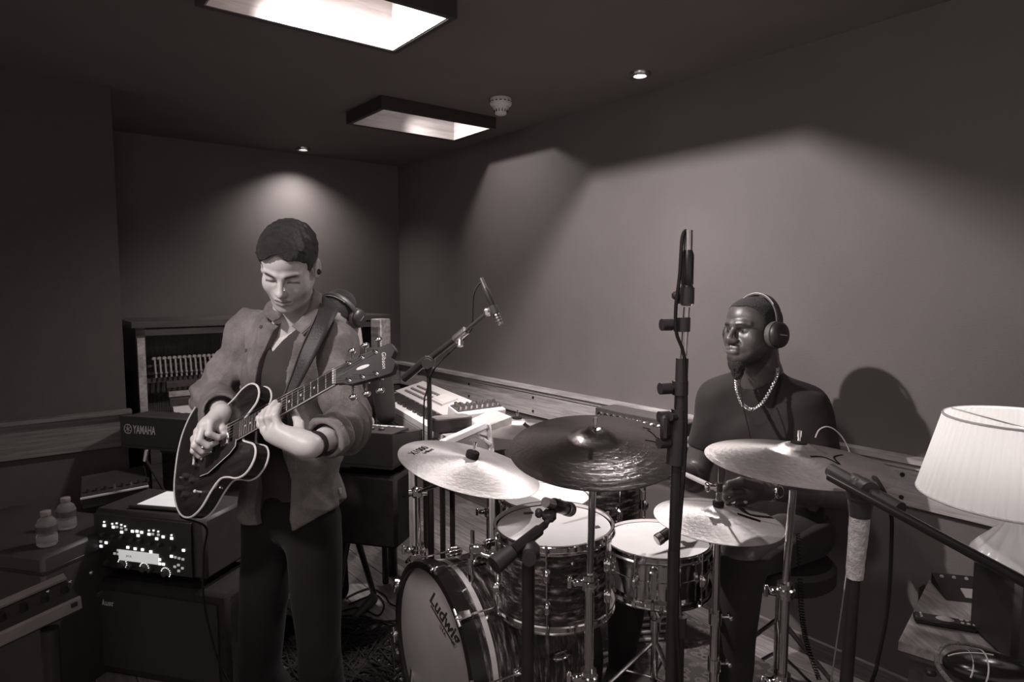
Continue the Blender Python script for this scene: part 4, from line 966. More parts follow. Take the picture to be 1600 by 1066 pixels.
sml = [(.11, .08), (.20, .10), (.25, .08), (.30, .10), (.34, .12), (.60, .15), (.65, .14), (.70, .15), (.84, .19)]
for u, v in lit: lamp_btn(u, v, .012, led_m)
for u, v in dim: lamp_btn(u, v, .010, dim_led)
for u, v in sml: lamp_btn(u, v, .007, led_m)
x0, y0, z0 = onpan(.475, .68); B().box((x0, y0-.001, z0), (GW*.36, .005, AH*.17)).make('display', screen_m, T)
text('display_text', 'JACK', .011, mat('display_text', .2, .5), T, mframe((x0-.04, y0-.0045, z0), (1, 0, 0), (0, 0, 1)), ext=.0002)
kn0 = None
for (u, v, r) in [(.09, .32, .009), (.21, .33, .008), (.30, .34, .008), (.41, .36, .008), (.50, .37, .008), (.61, .39, .008), (.71, .40, .008), (.84, .43, .011), (.12, .85, .010), (.29, .85, .013), (.38, .88, .010), (.53, .88, .014), (.60, .90, .008), (.76, .92, .013)]:
    x, y, z = onpan(u, v)
    kk = B().cyl((x, y, z), (x, y-.013, z), r, r*.85, n=16).make('knob', black_s, T); B().box((x+r*.4, y-.0138, z+r*.4), (.0012, .001, r*.8), Matrix.Rotation(.7, 3, 'Y')).make('pointer', steel, kk)
for (u, v) in ((.29, .85), (.53, .88), (.76, .92)):
    x, y, z = onpan(u, v); b = B()
    for k in range(10):
        a = PI*(-.2+1.1*k/9); b.ball((x+.019*math.cos(a), y-.001, z+.019*math.sin(a)), .0022, 6, 4)
    b.make('light_ring', led_m, T)
c = at(262, 797, 2.36)
T = thing('tablet', 'tablet with a lit screen lying on top of the amplifier', 'tablet', (g0.x, g0.y, gz), (0, 0, Rg))
Ms = Matrix.Translation((GW*.52, .14, AH+.018)) @ Matrix.Rotation(.05, 4, 'Z')
T.matrix_world = Matrix.Translation((g0.x, g0.y, gz)) @ Matrix.Rotation(Rg, 4, 'Z') @ Ms
B().box((0, 0, 0), (.26, .19, .009), bev=.3).make('case', black_s, T); B().box((0, .0, .005), (.21, .155, .001)).make('screen', screen_m, T)
# dark flight case with bottles and a mixer
bb = at(88, 842, 2.3)
T = thing('flight_case', 'black flight case against the boxed-out wall, bottles on its lid', 'case', (bb.x-.09, bb.y, 0), (0, 0, Rg))
B().box((-.12, .08, bb.z/2), (.62, .40, bb.z), bev=.03).make('body', black_s, T)
B().box((-.12, .08, bb.z-.06), (.626, .406, .012), bev=.1).make('edge_trim', steel if 0 else black_m, T)
wat, nt, bs = nodes('clear_bottle'); bs.inputs['Base Color'].default_value = (.8, .78, .77, 1); bs.inputs['Roughness'].default_value = .08; bs.inputs['Transmission Weight'].default_value = .88; bs.inputs['IOR'].default_value = 1.2
def bottle(px, py, y, lab):
    c = at(px, py, y); c.z = bb.z; T = thing('water_bottle', lab, 'bottle', c); h = at(px, py, y).z-bb.z
    B().lathe([(0, .002), (.028, .002), (.032, .008), (.032, h*.3), (.029, h*.35), (.032, h*.4), (.032, h*.62), (.026, h*.76), (.014, h*.86), (.013, h*.9)], 24).make('bottle_body', wat, T)
    B().lathe([(.0155, h*.88), (.0165, h*.89), (.0165, h), (.015, h*1.01), (0, h*1.01)], 20).make('cap', mat('cap_plastic', .2, .5), T)
    B().lathe([(.0325, h*.42), (.0325, h*.6)], 24).make('label_band', mat('bottle_label', .06, .4), T)
bottle(71, 799, 2.24, 'clear water bottle with a pale cap, nearest the left edge'); bottle(102, 778, 2.40, 'taller clear water bottle beside the amplifier')
e0 = at(125, 778, 2.62); e1 = at(232, 758, 2.75); ex = (e1-e0).normalized()
T = thing('mixing_desk', 'dark sloping mixer with a pale front edge behind the amplifier', 'mixer', (e0.x, e0.y, e0.z)); T.matrix_world = mframe(e0, ex, (0, .95, .15))
EW = (e1-e0).length
B().box((EW/2, .12, -.03), (EW, .24, .05)).make('body', black_s, T); B().box((EW/2, -.003, -.004), (EW, .008, .007)).make('front_edge', white_p, T)
for i in range(8): B().cyl((.03+i*EW/8, .05, -.006), (.03+i*EW/8, .05, .012), .007, n=8).make('knob', steel if i in (3, 5) else black_s, T)
T = thing('rack_case', 'black rack case carrying the sloping mixer', 'case', (e0.x+.12, e0.y+.16, 0), (0, 0, math.atan2(ex.y, ex.x))); B().box((.03, 0, (e0.z-.09)/2), (EW+.04, .26, e0.z-.09)).make('body', black_s, T)
T = thing('gear_clamp', 'pale metal clamp on the dark stand below the stage piano', 'clamp', at(228, 712, 2.7))
B().box((0, 0, 0), (.012, .012, .05), Matrix.Rotation(.2, 3, 'Y')).make('jaw', steel, T); B().cyl((0, 0, -.02), (.06, .02, -.16), .006, n=8).make('handle', black_m, T)
# pedal board at the lower left corner
q0 = at(-40, 1005, 1.45); q1 = at(124, 930, 1.62); qx = (q1-q0).normalized(); QW = (q1-q0).length
T = thing('control_board', 'long control board with a pale front strip at the lower left corner', 'controller', q0); T.matrix_world = mframe(q0, qx, (0, .93, .3)); 
B().box((QW/2, .05, -.03), (QW, .1, .05)).make('body', black_s, T)
pg = mat('pale_strip', .22, .5)
B().box((QW/2, -.006, -.018), (QW, .01, .036)).make('front_strip', pg, T); B().box((QW/2, .085, .002), (QW, .022, .008)).make('rear_strip', pg, T)
for i in range(5): B().cyl((.02+i*.045, .04, -.008), (.02+i*.045, .04, .014), .010, .008, n=14).make('foot_switch', black_m, T)
for i in range(3): B().ball((.17+i*.05, .062, -.002), .005).make('indicator', steel, T)
for i in range(2): B().box((.20+i*.06, -.012, -.012-.004*i), (.014, .004, .012)).make('socket', black, T)
T = thing('board_stand', 'dark stand holding the control board', 'stand', (q0.x+QW*.4, q0.y+.12, 0))
b = B(); b.cyl((0, 0, 0), (0, 0, q0.z-.03), .02, n=12); b.make('pole', black_m, T); b = B(); b.cyl((0, 0, 0), (0, 0, .02), .14, n=24); b.make('base', black_m, T)

# ------------------------------------------------------------------ cables and clutter on the floor
def flo(px, py, z=.006):
    a = at(px, py, 1.0); k = (H-z)/(H-a.z); return Vector((a.x*k, a.y*k, z))
def rnd_cable(x0, x1, y0, y1, n, loops=1):
    pts = []
    for k in range(n): pts.append(flo(random.uniform(x0, x1), random.uniform(y0, y1), .004+random.random()*.02))
    return pts
b = B()
for k in range(46):
    b.tube(spline(rnd_cable(430, 640, 965, 1085, 6), 6), .0042, 5)
o = b.make('cable_tangle', rubber); tag(o, 'dense tangle of black cables on the boards left of the bass drum', 'cables', kind='stuff')
b = B()
for k in range(16): b.tube(spline(rnd_cable(330, 470, 985, 1090, 6), 6), .0042, 5)
o = b.make('cable_tangle', rubber); tag(o, 'thinner tangle of black cables near the guitarist\'s feet', 'cables', kind='stuff')
cable('floor_cable', 'single cable curving over the boards behind the lying microphone', [flo(540, 935), flo(560, 925), flo(580, 920), flo(600, 930), flo(612, 945), flo(640, 950)], .004)
cable('floor_cable', 'single cable crossing the boards just left of the bass drum', [flo(520, 960), flo(560, 950), flo(590, 962), flo(600, 945), flo(585, 930), flo(545, 945)], .004)
cable('floor_cable', 'single cable crossing the pale boards behind the guitarist', [flo(350, 915), flo(380, 935), flo(410, 950), flo(430, 960)], .005)
cable('floor_cable', 'thick cable running diagonally over the boards behind the guitarist', [flo(345, 955), flo(375, 930), flo(410, 945), flo(415, 905)], .008)
cable('floor_cable', 'two-ended lead lying on the boards at the foot of the right hand stand', [flo(1190, 1030), flo(1215, 1020), flo(1240, 1040), flo(1262, 1062), flo(1290, 1085)], .004)
cable('floor_cable', 'dark lead trailing over the rug behind the right hand stand', [flo(1180, 960), flo(1215, 975), flo(1250, 1005), flo(1275, 1035), flo(1300, 1060)], .004)
a_, b__ = flo(553, 966, .03), flo(586, 932, .03); d = (b__-a_).normalized(); T = thing('handheld_microphone', 'black handheld microphone lying on the floor among the cables', 'microphone', a_)
B().lathe([(0, 0), (.012, .001), (.014, .02), (.02, .15), (.018, .155)], 20, (0, 0, 0), d).make('body', black_s, T); B().ball(d*.175, .026, 16, 12).make('grille', mat('mesh_grille', .06, .5, bmp=.6, bscale=900), T)
# coiled headphone lead
hp = [at(1247, 835, 1.9), at(1250, 900, 1.92), at(1253, 960, 1.95), at(1262, 1010, 2.0), at(1280, 1062, 2.1)]
cen = spline(hp, 60); pts = []
for i, c in enumerate(cen):
    a = i*1.35; rr = .006 if i < 60 else .008; pts.append(c+Vector((math.cos(a)*rr, math.sin(a)*rr, 0)))
o = B().tube(pts, .0016, 5).make('coiled_cable', rubber); tag(o, 'coiled black headphone lead hanging beside the drummer', 'cable')

# ------------------------------------------------------------------ organic shapes: smooth unions of rounded cones and ellipsoids, skinned with surface nets
V3 = lambda p: np.array(tuple(p), float)
class Sdf:
    def __init__(s, M=None): s.p = []; s.R = np.eye(3); s.t = np.zeros(3)
    def at(s, R=None, t=None): s.R = np.eye(3) if R is None else np.array(R, float); s.t = np.zeros(3) if t is None else V3(t); return s
    def _w(s, p): return s.R @ V3(p)+s.t
    def cone(s, a, b, ra, rb=None, k=.01, op=1): s.p.append(('c', s._w(a), s._w(b), ra, ra if rb is None else rb, k, op)); return s
    def chain(s, pts, rs, k=.006, op=1):
        for i in range(len(pts)-1): s.cone(pts[i], pts[i+1], rs[i], rs[i+1], k, op)
        return s
    def ell(s, c, r, R=None, k=.01, op=1): s.p.append(('e', s._w(c), np.array(r, float) if not np.isscalar(r) else np.full(3, float(r)), s.R if R is None else s.R @ np.array(R), k, op)); return s
    @staticmethod
    def d(q, P):
        if q[0] == 'c':
            a, b, ra, rb = q[1:5]; ab = b-a; l2 = max(ab @ ab, 1e-12); t = np.clip(((P-a) @ ab)/l2, 0, 1)
            v = P-a-t[:, None]*ab; return np.sqrt((v*v).sum(1))-(ra+(rb-ra)*t)
        c, r, R = q[1:4]; v = (P-c) @ R; u = v/r; k0 = np.sqrt((u*u).sum(1)); u2 = u/r; k1 = np.sqrt((u2*u2).sum(1))
        return k0*(k0-1)/np.maximum(k1, 1e-9)
    def ev(s, P, use=None):
        d = np.full(len(P), 1e3)
        for i, q in enumerate(s.p):
            if use is not None and not use[i]: continue
            e = s.d(q, P); k, op = q[-2], q[-1]
            if op == 1:
                h = np.maximum(k-np.abs(d-e), 0)/k; d = np.minimum(d, e)-h*h*k*.25
            else:
                e = -e; h = np.maximum(k-np.abs(d-e), 0)/k; d = np.maximum(d, e)+h*h*k*.25
        return d
    def bounds(s, m):
        lo, hi = np.full(3, 1e9), np.full(3, -1e9)
        for q in s.p:
            if q[-1] != 1: continue
            if q[0] == 'c':
                for p, r in ((q[1], q[3]), (q[2], q[4])): lo = np.minimum(lo, p-r); hi = np.maximum(hi, p+r)
            else: r = q[2].max(); lo = np.minimum(lo, q[1]-r); hi = np.maximum(hi, q[1]+r)
        return lo-m, hi+m
    def net(s, res, func=None, margin=.02, box=None):
        "returns vertices (n, 3) and quads"
        lo, hi = s.bounds(margin) if box is None else (V3(box[0]), V3(box[1])); NB = 12
        n = np.ceil((hi-lo)/res/NB).astype(int)*NB+1; D = np.full(n, 1.0, np.float32)
        nb = (n-1)//NB; rad = NB*res*.87
        I = np.stack(np.meshgrid(*[np.arange(k) for k in nb], indexing='ij'), -1).reshape(-1, 3)
        Cn = lo+(I+.5)*NB*res; dc = s.ev(Cn)
        per = np.array([s.d(q, Cn) for q in s.p])
        isu = np.array([q[-1] == 1 for q in s.p]); g = np.arange(NB+1)
        off = np.stack(np.meshgrid(g, g, g, indexing='ij'), -1).reshape(-1, 3)*res
        mn = per[isu].min(0)
        for j in range(len(I)):
            i0 = I[j]*NB; sl = tuple(slice(i0[a], i0[a]+NB+1) for a in range(3))
            if abs(dc[j]) > rad*1.35+.02:
                if dc[j] < 0: D[sl] = -1
                continue
        for j in range(len(I)):
            if abs(dc[j]) > rad*1.35+.02: continue
            i0 = I[j]*NB; sl = tuple(slice(i0[a], i0[a]+NB+1) for a in range(3))
            use = np.where(isu, per[:, j] < mn[j]+2*rad+.04, per[:, j] < rad+.04)
            P = lo+i0*res+off; d = s.ev(P, use)
            if func is not None: d = func(P, d)
            D[sl] = d.reshape(NB+1, NB+1, NB+1)
        return nets(D, lo, res)
def nets(D, lo, res):
    S_ = D < 0; n = D.shape; A = np.zeros((n[0]-1, n[1]-1, n[2]-1), np.uint8)
    for a in (0, 1):
        for b_ in (0, 1):
            for c in (0, 1): A += S_[a:n[0]-1+a, b_:n[1]-1+b_, c:n[2]-1+c]
    cell = np.argwhere((A > 0) & (A < 8)); idx = np.full(A.shape, -1, np.int32); idx[tuple(cell.T)] = np.arange(len(cell))
    acc = np.zeros((len(cell), 3)); cnt = np.zeros(len(cell))
    cs = [(a, b_, c) for a in (0, 1) for b_ in (0, 1) for c in (0, 1)]; val = {o: D[cell[:, 0]+o[0], cell[:, 1]+o[1], cell[:, 2]+o[2]] for o in cs}
    for o in cs:
        for ax_ in range(3):
            if o[ax_]: continue
            o2 = list(o); o2[ax_] = 1; o2 = tuple(o2); va, vb = val[o], val[o2]; m = (va < 0) != (vb < 0)
            t = np.where(m, va/np.where(m, va-vb, 1), 0); P = np.tile(np.array(o, float), (len(cell), 1)); P[:, ax_] += t
            acc += P*m[:, None]; cnt += m
    V = lo+(cell+acc/np.maximum(cnt, 1)[:, None])*res; Q = []
    for ax_ in range(3):
        o = [k for k in range(3) if k != ax_]; sa = [slice(1, n[k]-1) for k in range(3)]; sb = list(sa); sa[ax_] = slice(0, n[ax_]-1); sb[ax_] = slice(1, n[ax_])
        a, b_ = S_[tuple(sa)], S_[tuple(sb)]
        for flip, m in ((False, a & ~b_), (True, ~a & b_)):
            e = np.argwhere(m); 
            if not len(e): continue
            e[:, o[0]] += 1; e[:, o[1]] += 1; q = []
            for da, db in ((-1, -1), (0, -1), (0, 0), (-1, 0)):
                f = e.copy(); f[:, o[0]] += da; f[:, o[1]] += db; q.append(idx[f[:, 0], f[:, 1], f[:, 2]])
            q = np.stack(q, 1)
            if flip != (ax_ == 1): q = q[:, ::-1]
            Q.append(q)
    Q = np.concatenate(Q) if Q else np.zeros((0, 4), int); Q = Q[(Q >= 0).all(1)]
    return V, Q
def wob(P, f, seed=0, n=7):
    "smooth pseudo noise about -1..1"
    r = np.random.default_rng(seed); out = np.zeros(len(P))
    for k in range(n):
        w_ = r.normal(size=3); w_ *= f*(.6+.9*r.random())/np.linalg.norm(w_); out += np.sin(P @ w_+r.random()*6.28)
    return out/n*1.6
def skinned(name, parts, m, parent, tone=None, smooth=2, origin=None):
    V = []; Q = []; n = 0
    for v, q in parts: V.append(v); Q.append(q+n); n += len(v)
    V = np.concatenate(V); Q = np.concatenate(Q)
    for _ in range(smooth):       # light relaxation
        e = np.concatenate([Q[:, [0, 1]], Q[:, [1, 2]], Q[:, [2, 3]], Q[:, [3, 0]]]); s = np.zeros_like(V); c = np.zeros(len(V))
        for a, b_ in ((0, 1), (1, 0)):
            for k in range(3): s[:, k] += np.bincount(e[:, a], V[e[:, b_], k], len(V))
            c += np.bincount(e[:, a], minlength=len(V))
        V = V*.5+s/np.maximum(c, 1)[:, None]*.5
    o_ = V3(origin) if origin is not None else (V3(parent.location) if parent else np.zeros(3)); me = bpy.data.meshes.new(name)
    W = V-o_; me.vertices.add(len(W)); me.vertices.foreach_set('co', W.ravel()); me.loops.add(len(Q)*4); me.loops.foreach_set('vertex_index', Q.ravel().astype(np.int32))
    me.polygons.add(len(Q)); me.polygons.foreach_set('loop_start', np.arange(len(Q), dtype=np.int32)*4); me.polygons.foreach_set('use_smooth', np.ones(len(Q), bool))
    me.update(calc_edges=True); me.materials.append(m)
    if tone is not None:
        t = tone(V); col = np.ones((len(V), 4), np.float32); k = .19*np.clip(1-t, 0, 1); col[:, 0] = t*(1+k*.62); col[:, 1] = t*(1-k*.28); col[:, 2] = t*(1-k*.42)
        at_ = me.color_attributes.new('tone', 'FLOAT_COLOR', 'POINT'); at_.data.foreach_set('color', col.ravel())
    ob_ = bpy.data.objects.new(name, me); link(ob_, parent); return ob_

def head(s, R, t, eyes='shut', ears=True, broad=1.0, nw=1.0):
    "head in its own frame: x to the subject's right, y out of the face, z up; origin between the ears"
    s.at(R, t); w_ = broad
    s.ell((0, -.010, .036), (.075*w_, .097, .082), k=.02); s.ell((0, .03, .045), (.063*w_, .063, .058), k=.02)
    s.ell((0, .028, -.03), (.060*w_, .056, .076), k=.02)
    for x in (-1, 1):
        s.cone((x*.050*w_, .0, -.046), (x*.020*w_, .064, -.094), .019, .018, k=.035)
        s.ell((x*.040*w_, .055, -.030), (.023, .022, .026), k=.03)
        s.ell((x*.031, .094, -.002), (.019, .015, .0125), k=.014, op=-1)
        s.cone((x*.012, .090, .0175), (x*.046*w_, .073, .019), .0095, .008, k=.012)
        s.ell((x*.031, .0715, -.001), (.0155, .0135, .0125), k=.004)
    s.ell((0, .076, -.099), (.022*w_, .018, .016), k=.02)
    s.ell((0, .076, -.062), (.032*w_, .022, .026), k=.016)
    s.cone((0, .088, .012), (0, .111, -.030), .0075, .0095, k=.012); s.ell((0, .111, -.034), (.0115*nw, .0112, .0102), k=.009)
    for x in (-1, 1):
        s.ell((x*.0125*nw, .0995, -.038), (.0082*nw, .0105, .0085), k=.008)
        s.ell((x*.0065, .107, -.0475), (.0035, .005, .004), k=.003, op=-1)
    s.cone((-.021, .089, -.0625), (0, .0985, -.0605), .0045, .0062, k=.006); s.cone((.021, .089, -.0625), (0, .0985, -.0605), .0045, .0062, k=.006)
    s.cone((-.017, .090, -.073), (0, .0965, -.0735), .0055, .0068, k=.006); s.cone((.017, .090, -.073), (0, .0965, -.0735), .0055, .0068, k=.006)
    for x in (-1, 1): s.cone((x*.024, .093, -.0672), (0, .107, -.0668), .0016, .0022, k=.004, op=-1)
    if eyes == 'open':
        for x in (-1, 1): s.cone((x*.022, .088, -.001), (x*.041, .083, .000), .0042, .0036, k=.003, op=-1)
    if ears:
        for x in (-1, 1):
            c, sn = math.cos(.25*x), math.sin(.25*x); Re = [[c, -sn, 0], [sn, c, 0], [0, 0, 1]]
            s.ell((x*.080, -.014, -.008), (.008, .018, .031), Re, k=.006); s.ell((x*.087, -.010, -.004), (.006, .010, .018), Re, k=.006, op=-1); s.ell((x*.078, -.004, -.027), (.006, .009, .01), k=.005)
    s.at(); return s
def loc_(V, R, t): return (V-V3(t)) @ np.array(R, float)
def face_tone(base, R, t, lip=.75, brow=.25, brow_on=1, shut=True, stub=.0, extra=None):
    def f(V):
        q = loc_(V, R, t); x, y, z = np.abs(q[:, 0]), q[:, 1], q[:, 2]; c = np.full(len(V), base)
        front = y > .05
        lipd = ((x/.026)**2+((z+.067)/.0125)**2); c = np.where(front & (lipd < 1) & (y > .088), c*(lip+(1-lip)*np.clip((lipd-.7)/.3, 0, 1)), c)
        mline = np.exp(-((z+.0669)/.0018)**2)*(x < .025); c = np.where(front, c*(1-.6*mline), c)
        zb = .0135+.0035*np.sin(np.clip((x-.01)/.04, 0, 1)*2.2); bd = np.exp(-(((z-zb)/.0052)**2))*np.clip((x-.008)/.008, 0, 1)*np.clip((.052-x)/.01, 0, 1)
        c = np.where(y > .055, c*(1-(1-brow)*bd*brow_on), c)
        if shut:
            ld = np.exp(-(((z+.0075+.3*(x-.031)**2*40)/.0027)**2))*(np.abs(x-.031) < .0175); c = np.where(front, c*(1-.88*ld), c)
            cr = np.exp(-(((z-.0075)/.002)**2))*(np.abs(x-.031) < .015); c = np.where(front, c*(1-.25*cr), c)
        nd = np.exp(-(((x-.0065)/.0035)**2+((z+.046)/.003)**2)); c = np.where(y > .095, c*(1-.7*nd), c)
        if stub:
            sh = np.clip((-.035-z)/.025, 0, 1)*np.clip((.115-np.abs(z+.0))/.03, 0, 1)*(y > -.01); c = c*(1-stub*sh*(lipd > 1.2))
        if extra is not None: c = extra(c, q)
        return c
    return f
def hand(s, W, K, chains, thumb, r=1.0, el=None, pr=.0165):
    W = Vector(W); K = [Vector(k) for k in K]
    for i, k in enumerate(K): s.cone(W.lerp(k, .12), k, pr*r, .0118*r, k=.010)
    for a, b_ in zip(K[:-1], K[1:]): s.cone(a.lerp(W, .25), b_.lerp(W, .25), .0125*r, .0125*r, k=.008)
    for k, ch, q in zip(K, chains, (1, 1.03, .97, .84)):
        pts = [k]+[Vector(c) for c in ch]; rs = [.0108*r*q, .0098*r*q, .0088*r*q, .0074*r*q][:len(pts)]; s.chain(pts, rs, k=.0035)
    pts = [W.lerp(Vector(thumb[0]), .25)]+[Vector(c) for c in thumb]; s.chain(pts, [.016*r, .0145*r, .0115*r, .0088*r][:len(pts)], k=.006)
    if el is not None: m_ = (K[0]+K[1]+K[2]+K[3])/4; s.cone(W, W+(Vector(el)-W)*.55, .0235*r, .034*r, k=.02); s.cone(W, W.lerp(m_, .72), .0225*r, .0195*r, k=.02); s.cone(W.lerp(Vector(thumb[0]), .6), W.lerp(m_, .8).lerp(K[0], .6), .019*r, .015*r, k=.015)
    return s
skin_m = attr_mat('skin', .45, .12, 260, .45)
dark_skin_m = attr_mat('dark_skin', .38, .25, 320, .6)
def cloth(name, v, rough=.85, weave=500, b_=.25, var=.12):
    m, nt, bs = nodes(name); vec = coord(nt); f = ntex(nt, vec, weave, 2); g = ntex(nt, vec, 9, 5)
    mx = nt.nodes.new('ShaderNodeMath'); mx.operation = 'MULTIPLY_ADD'; L(nt, f, mx.inputs[0]); mx.inputs[1].default_value = .5; L(nt, g, mx.inputs[2])
    L(nt, ramp(nt, mx.outputs[0], [(.55, v*(1-var)), (.95, v*(1+var))]), bs.inputs['Base Color']); bs.inputs['Roughness'].default_value = rough; bs.inputs['Specular IOR Level'].default_value = .15
    bs.inputs['Sheen Weight'].default_value = .04; bump(nt, bs, mx.outputs[0], b_, .002); return m
def band(pts_c, axis, r, w_, n=40):
    pass

# ------------------------------------------------------------------ the guitarist
GR = [[-0.9936, 0.0244, 0.1099], [-0.0782, -0.8518, -0.518], [0.081, -0.5233, 0.8483]]; GT = (-.6579, 1.9501, 1.5108)
T = G = thing('person', 'standing man with short dark hair in an open denim shirt, playing a guitar', 'person', (-.68, 2.08, 0))
gf = Vector((-.42, -.905, 0)).normalized(); gr = Vector((-gf.y, gf.x, 0))*-1      # gr: to his right (picture left)
gr = Vector((gf.y, -gf.x, 0)); 
if gr.x > 0: gr = -gr
neck = at(457, 512, 2.06); chest = at(457, 590, 2.06); belly = at(457, 700, 2.06); pelv = at(455, 795, 2.07)
sR, sL = at(392, 520, 2.15), at(523, 538, 1.98); eR, eL = at(333, 622, 2.12), at(543, 668, 1.83); wR, wL = at(347, 646, 1.885), at(486, 698, 1.635)
XB = lambda p, a, b_, c: V3(Vector(p)+gr*a+gf*b_+Vector((0, 0, c)))
def torso(s, o=0, low=True):
    Rb = np.array([tuple(gr), tuple(gf), (0, 0, 1)]).T
    s.ell(chest+Vector((0, 0, .02)), (.155+o, .095+o, .17+o), Rb, k=.06); s.ell(belly, (.145+o, .09+o, .16+o), Rb, k=.06)
    if low: s.ell(pelv, (.155+o, .10+o, .12+o), Rb, k=.05)
    s.cone(XB(neck, .03, -.02, -.02), V3(sR), .044+o, .042+o, k=.05); s.cone(XB(neck, -.03, -.02, -.02), V3(sL), .044+o, .042+o, k=.05)
    return s
def arms(s, o=0, fore=True):
    for a, e, w_ in ((sR, eR, wR), (sL, eL, wL)):
        s.cone(a, e, .043+o, .040+o, k=.05)
        if fore: s.cone(e, Vector(e).lerp(w_, .8), .040+o, .034+o, k=.03)
    return s
s = Sdf(); torso(s, -.003); arms(s, -.012)
legs = [(XB(pelv, .09, 0, -.03), at(405, 1040, 2.10)+Vector((0, 0, -.02)), Vector((-.82, 2.16, .08))), (XB(pelv, -.09, 0, -.03), at(500, 1045, 2.03), Vector((-.60, 2.08, .08)))]
for h_, k_, a_ in legs: s.cone(h_, k_, .075, .05, k=.03); s.cone(k_, a_, .05, .035, k=.02)
lowres = s.net(.008)
hd = Sdf(); head(hd, GR, GT, nw=.85, broad=.97); nb = GT+np.array(GR) @ np.array([0, -.03, -.06]); hd.cone(nb, V3(neck)+np.array([0, .0, -.03]), .056, .062, k=.03); hd.cone(V3(neck)+np.array([0, .0, -.03]), V3(neck)+np.array([-.01, .0, -.09]), .06, .05, k=.03)
hp_ = hd.net(.0026)
hh = Sdf()
hand(hh, wR, [at(329, 660, 1.82), at(318, 666, 1.815), at(309, 675, 1.82), at(304, 686, 1.83)],
     [[at(326, 678, 1.79), at(341, 684, 1.805), at(351, 680, 1.83)], [at(311, 688, 1.79), at(325, 697, 1.80), at(338, 692, 1.825)], [at(304, 697, 1.80), at(316, 706, 1.81), at(328, 702, 1.835)], [at(302, 705, 1.81), at(311, 713, 1.82), at(320, 710, 1.84)]],
     [at(341, 661, 1.86), at(347, 671, 1.84), at(357, 680, 1.845)], el=eR)
hand(hh, wL, [at(437, 674, 1.655), at(425, 677, 1.67), at(414, 672, 1.69), at(408, 664, 1.71)],
     [[at(430, 650, 1.665), at(433, 640, 1.69), at(437, 634, 1.715)], [at(419, 652, 1.67), at(423, 639, 1.69), at(430, 629, 1.72)], [at(410, 655, 1.69), at(413, 645, 1.715), at(419, 638, 1.735)], [at(405, 654, 1.72), at(408, 649, 1.74), at(412, 646, 1.755)]],
     [at(468, 682, 1.665), at(467, 662, 1.70), at(458, 642, 1.745)], r=1.07, el=eL)
hh.cone(at(424, 681, 1.68), at(472, 696, 1.645), .017, .028, k=.02); hn_ = hh.net(.0026)
skinned('body', [lowres, hp_, hn_], skin_m, G, tone=face_tone(.50, GR, GT, lip=.62, brow=.07, stub=.22), smooth=1)
# hair
s = Sdf().at(GR, GT); s.ell((0, -.014, .046), (.083, .104, .086), k=.01); s.ell((0, .045, .072), (.062, .055, .05), k=.04); s.at()
def hair_f(P, d):
    q = loc_(P, GR, GT); x, y, z = np.abs(q[:, 0]), q[:, 1], q[:, 2]; qx = q[:, 0]
    hl = np.interp(y, [-.12, -.06, -.035, -.022, .0, .018, .03, .045, .07, .09, .13], [-.075, -.06, -.02, .02, .018, -.018, -.012, .03, .062, .074, .07])
    hl = hl+.006*np.sin(qx*90+1)+np.where(y > .06, .010*np.cos(x*45), 0)
    cut = (hl-z)*.7; st = .0011*np.sin(qx*330+y*160+9*np.sin(z*40))+.001*np.sin(y*260-z*190+qx*120)
    return np.maximum(d+st*.8+.0015*wob(P, 220, 3), cut)
hair_m = mat('dark_hair', .013, .5, var=.5, scale=30, bmp=.8, bscale=260, stretch=(1, 3, 1))
skinned('hair', [s.net(.0028, hair_f)], hair_m, G, smooth=1)
# t-shirt
tee_m = cloth('dark_tee', .045)
s = Sdf(); torso(s, .004); 
def tee_f(P, d):
    # v neck
    rel = P-V3(neck); a = rel @ V3(gr); c = P[:, 2]-V3(chest)[2]; f_ = rel @ V3(gf)
    v = np.where(f_ > -.02, (.165-c)*.5-.0+np.abs(a+.005)*-.0, 1); vn = (c-(.087+1.25*np.abs(a+.002)))*.6
    vn = np.where(f_ > .0, vn, (c-.19)*.6); return np.maximum(d+.0035*wob(P, 38, 11)+.0015*wob(P, 90, 12), np.maximum(vn, -1))
skinned('t_shirt', [s.net(.006, tee_f)], tee_m, G, smooth=1)
# shirt
den = cloth('denim', .14, .8, 420, .6, .45)
s = Sdf(); torso(s, .020); s.ell(pelv+Vector((0, 0, .02)), (.175, .125, .15), np.array([tuple(gr), tuple(gf), (0, 0, 1)]).T, k=.05); arms(s, .018, False)
for e, w_, q in ((eR, wR, .74), (eL, wL, .62)): s.cone(e, Vector(e).lerp(w_, q), .057, .050, k=.03)
s.cone(Vector(eL).lerp(wL, .50), Vector(eL).lerp(wL, .68), .054, .052, k=.006); s.cone(Vector(eR).lerp(wR, .62), Vector(eR).lerp(wR, .82), .052, .050, k=.006)
oc = [(478, 436, 478), (500, 428, 470), (520, 418, 464), (560, 400, 456), (600, 388, 449), (640, 380, 447), (720, 378, 452), (780, 385, 460), (835, 395, 470)]
orr = [at(a, y, 1.95) for y, a, b_ in oc]; oll = [at(b_, y, 1.95) for y, a, b_ in oc]
oz = [p.z for p in orr][::-1]; oa = [(p-neck).dot(gr) for p in orr][::-1]; ol = [(p-neck).dot(gr) for p in oll][::-1]
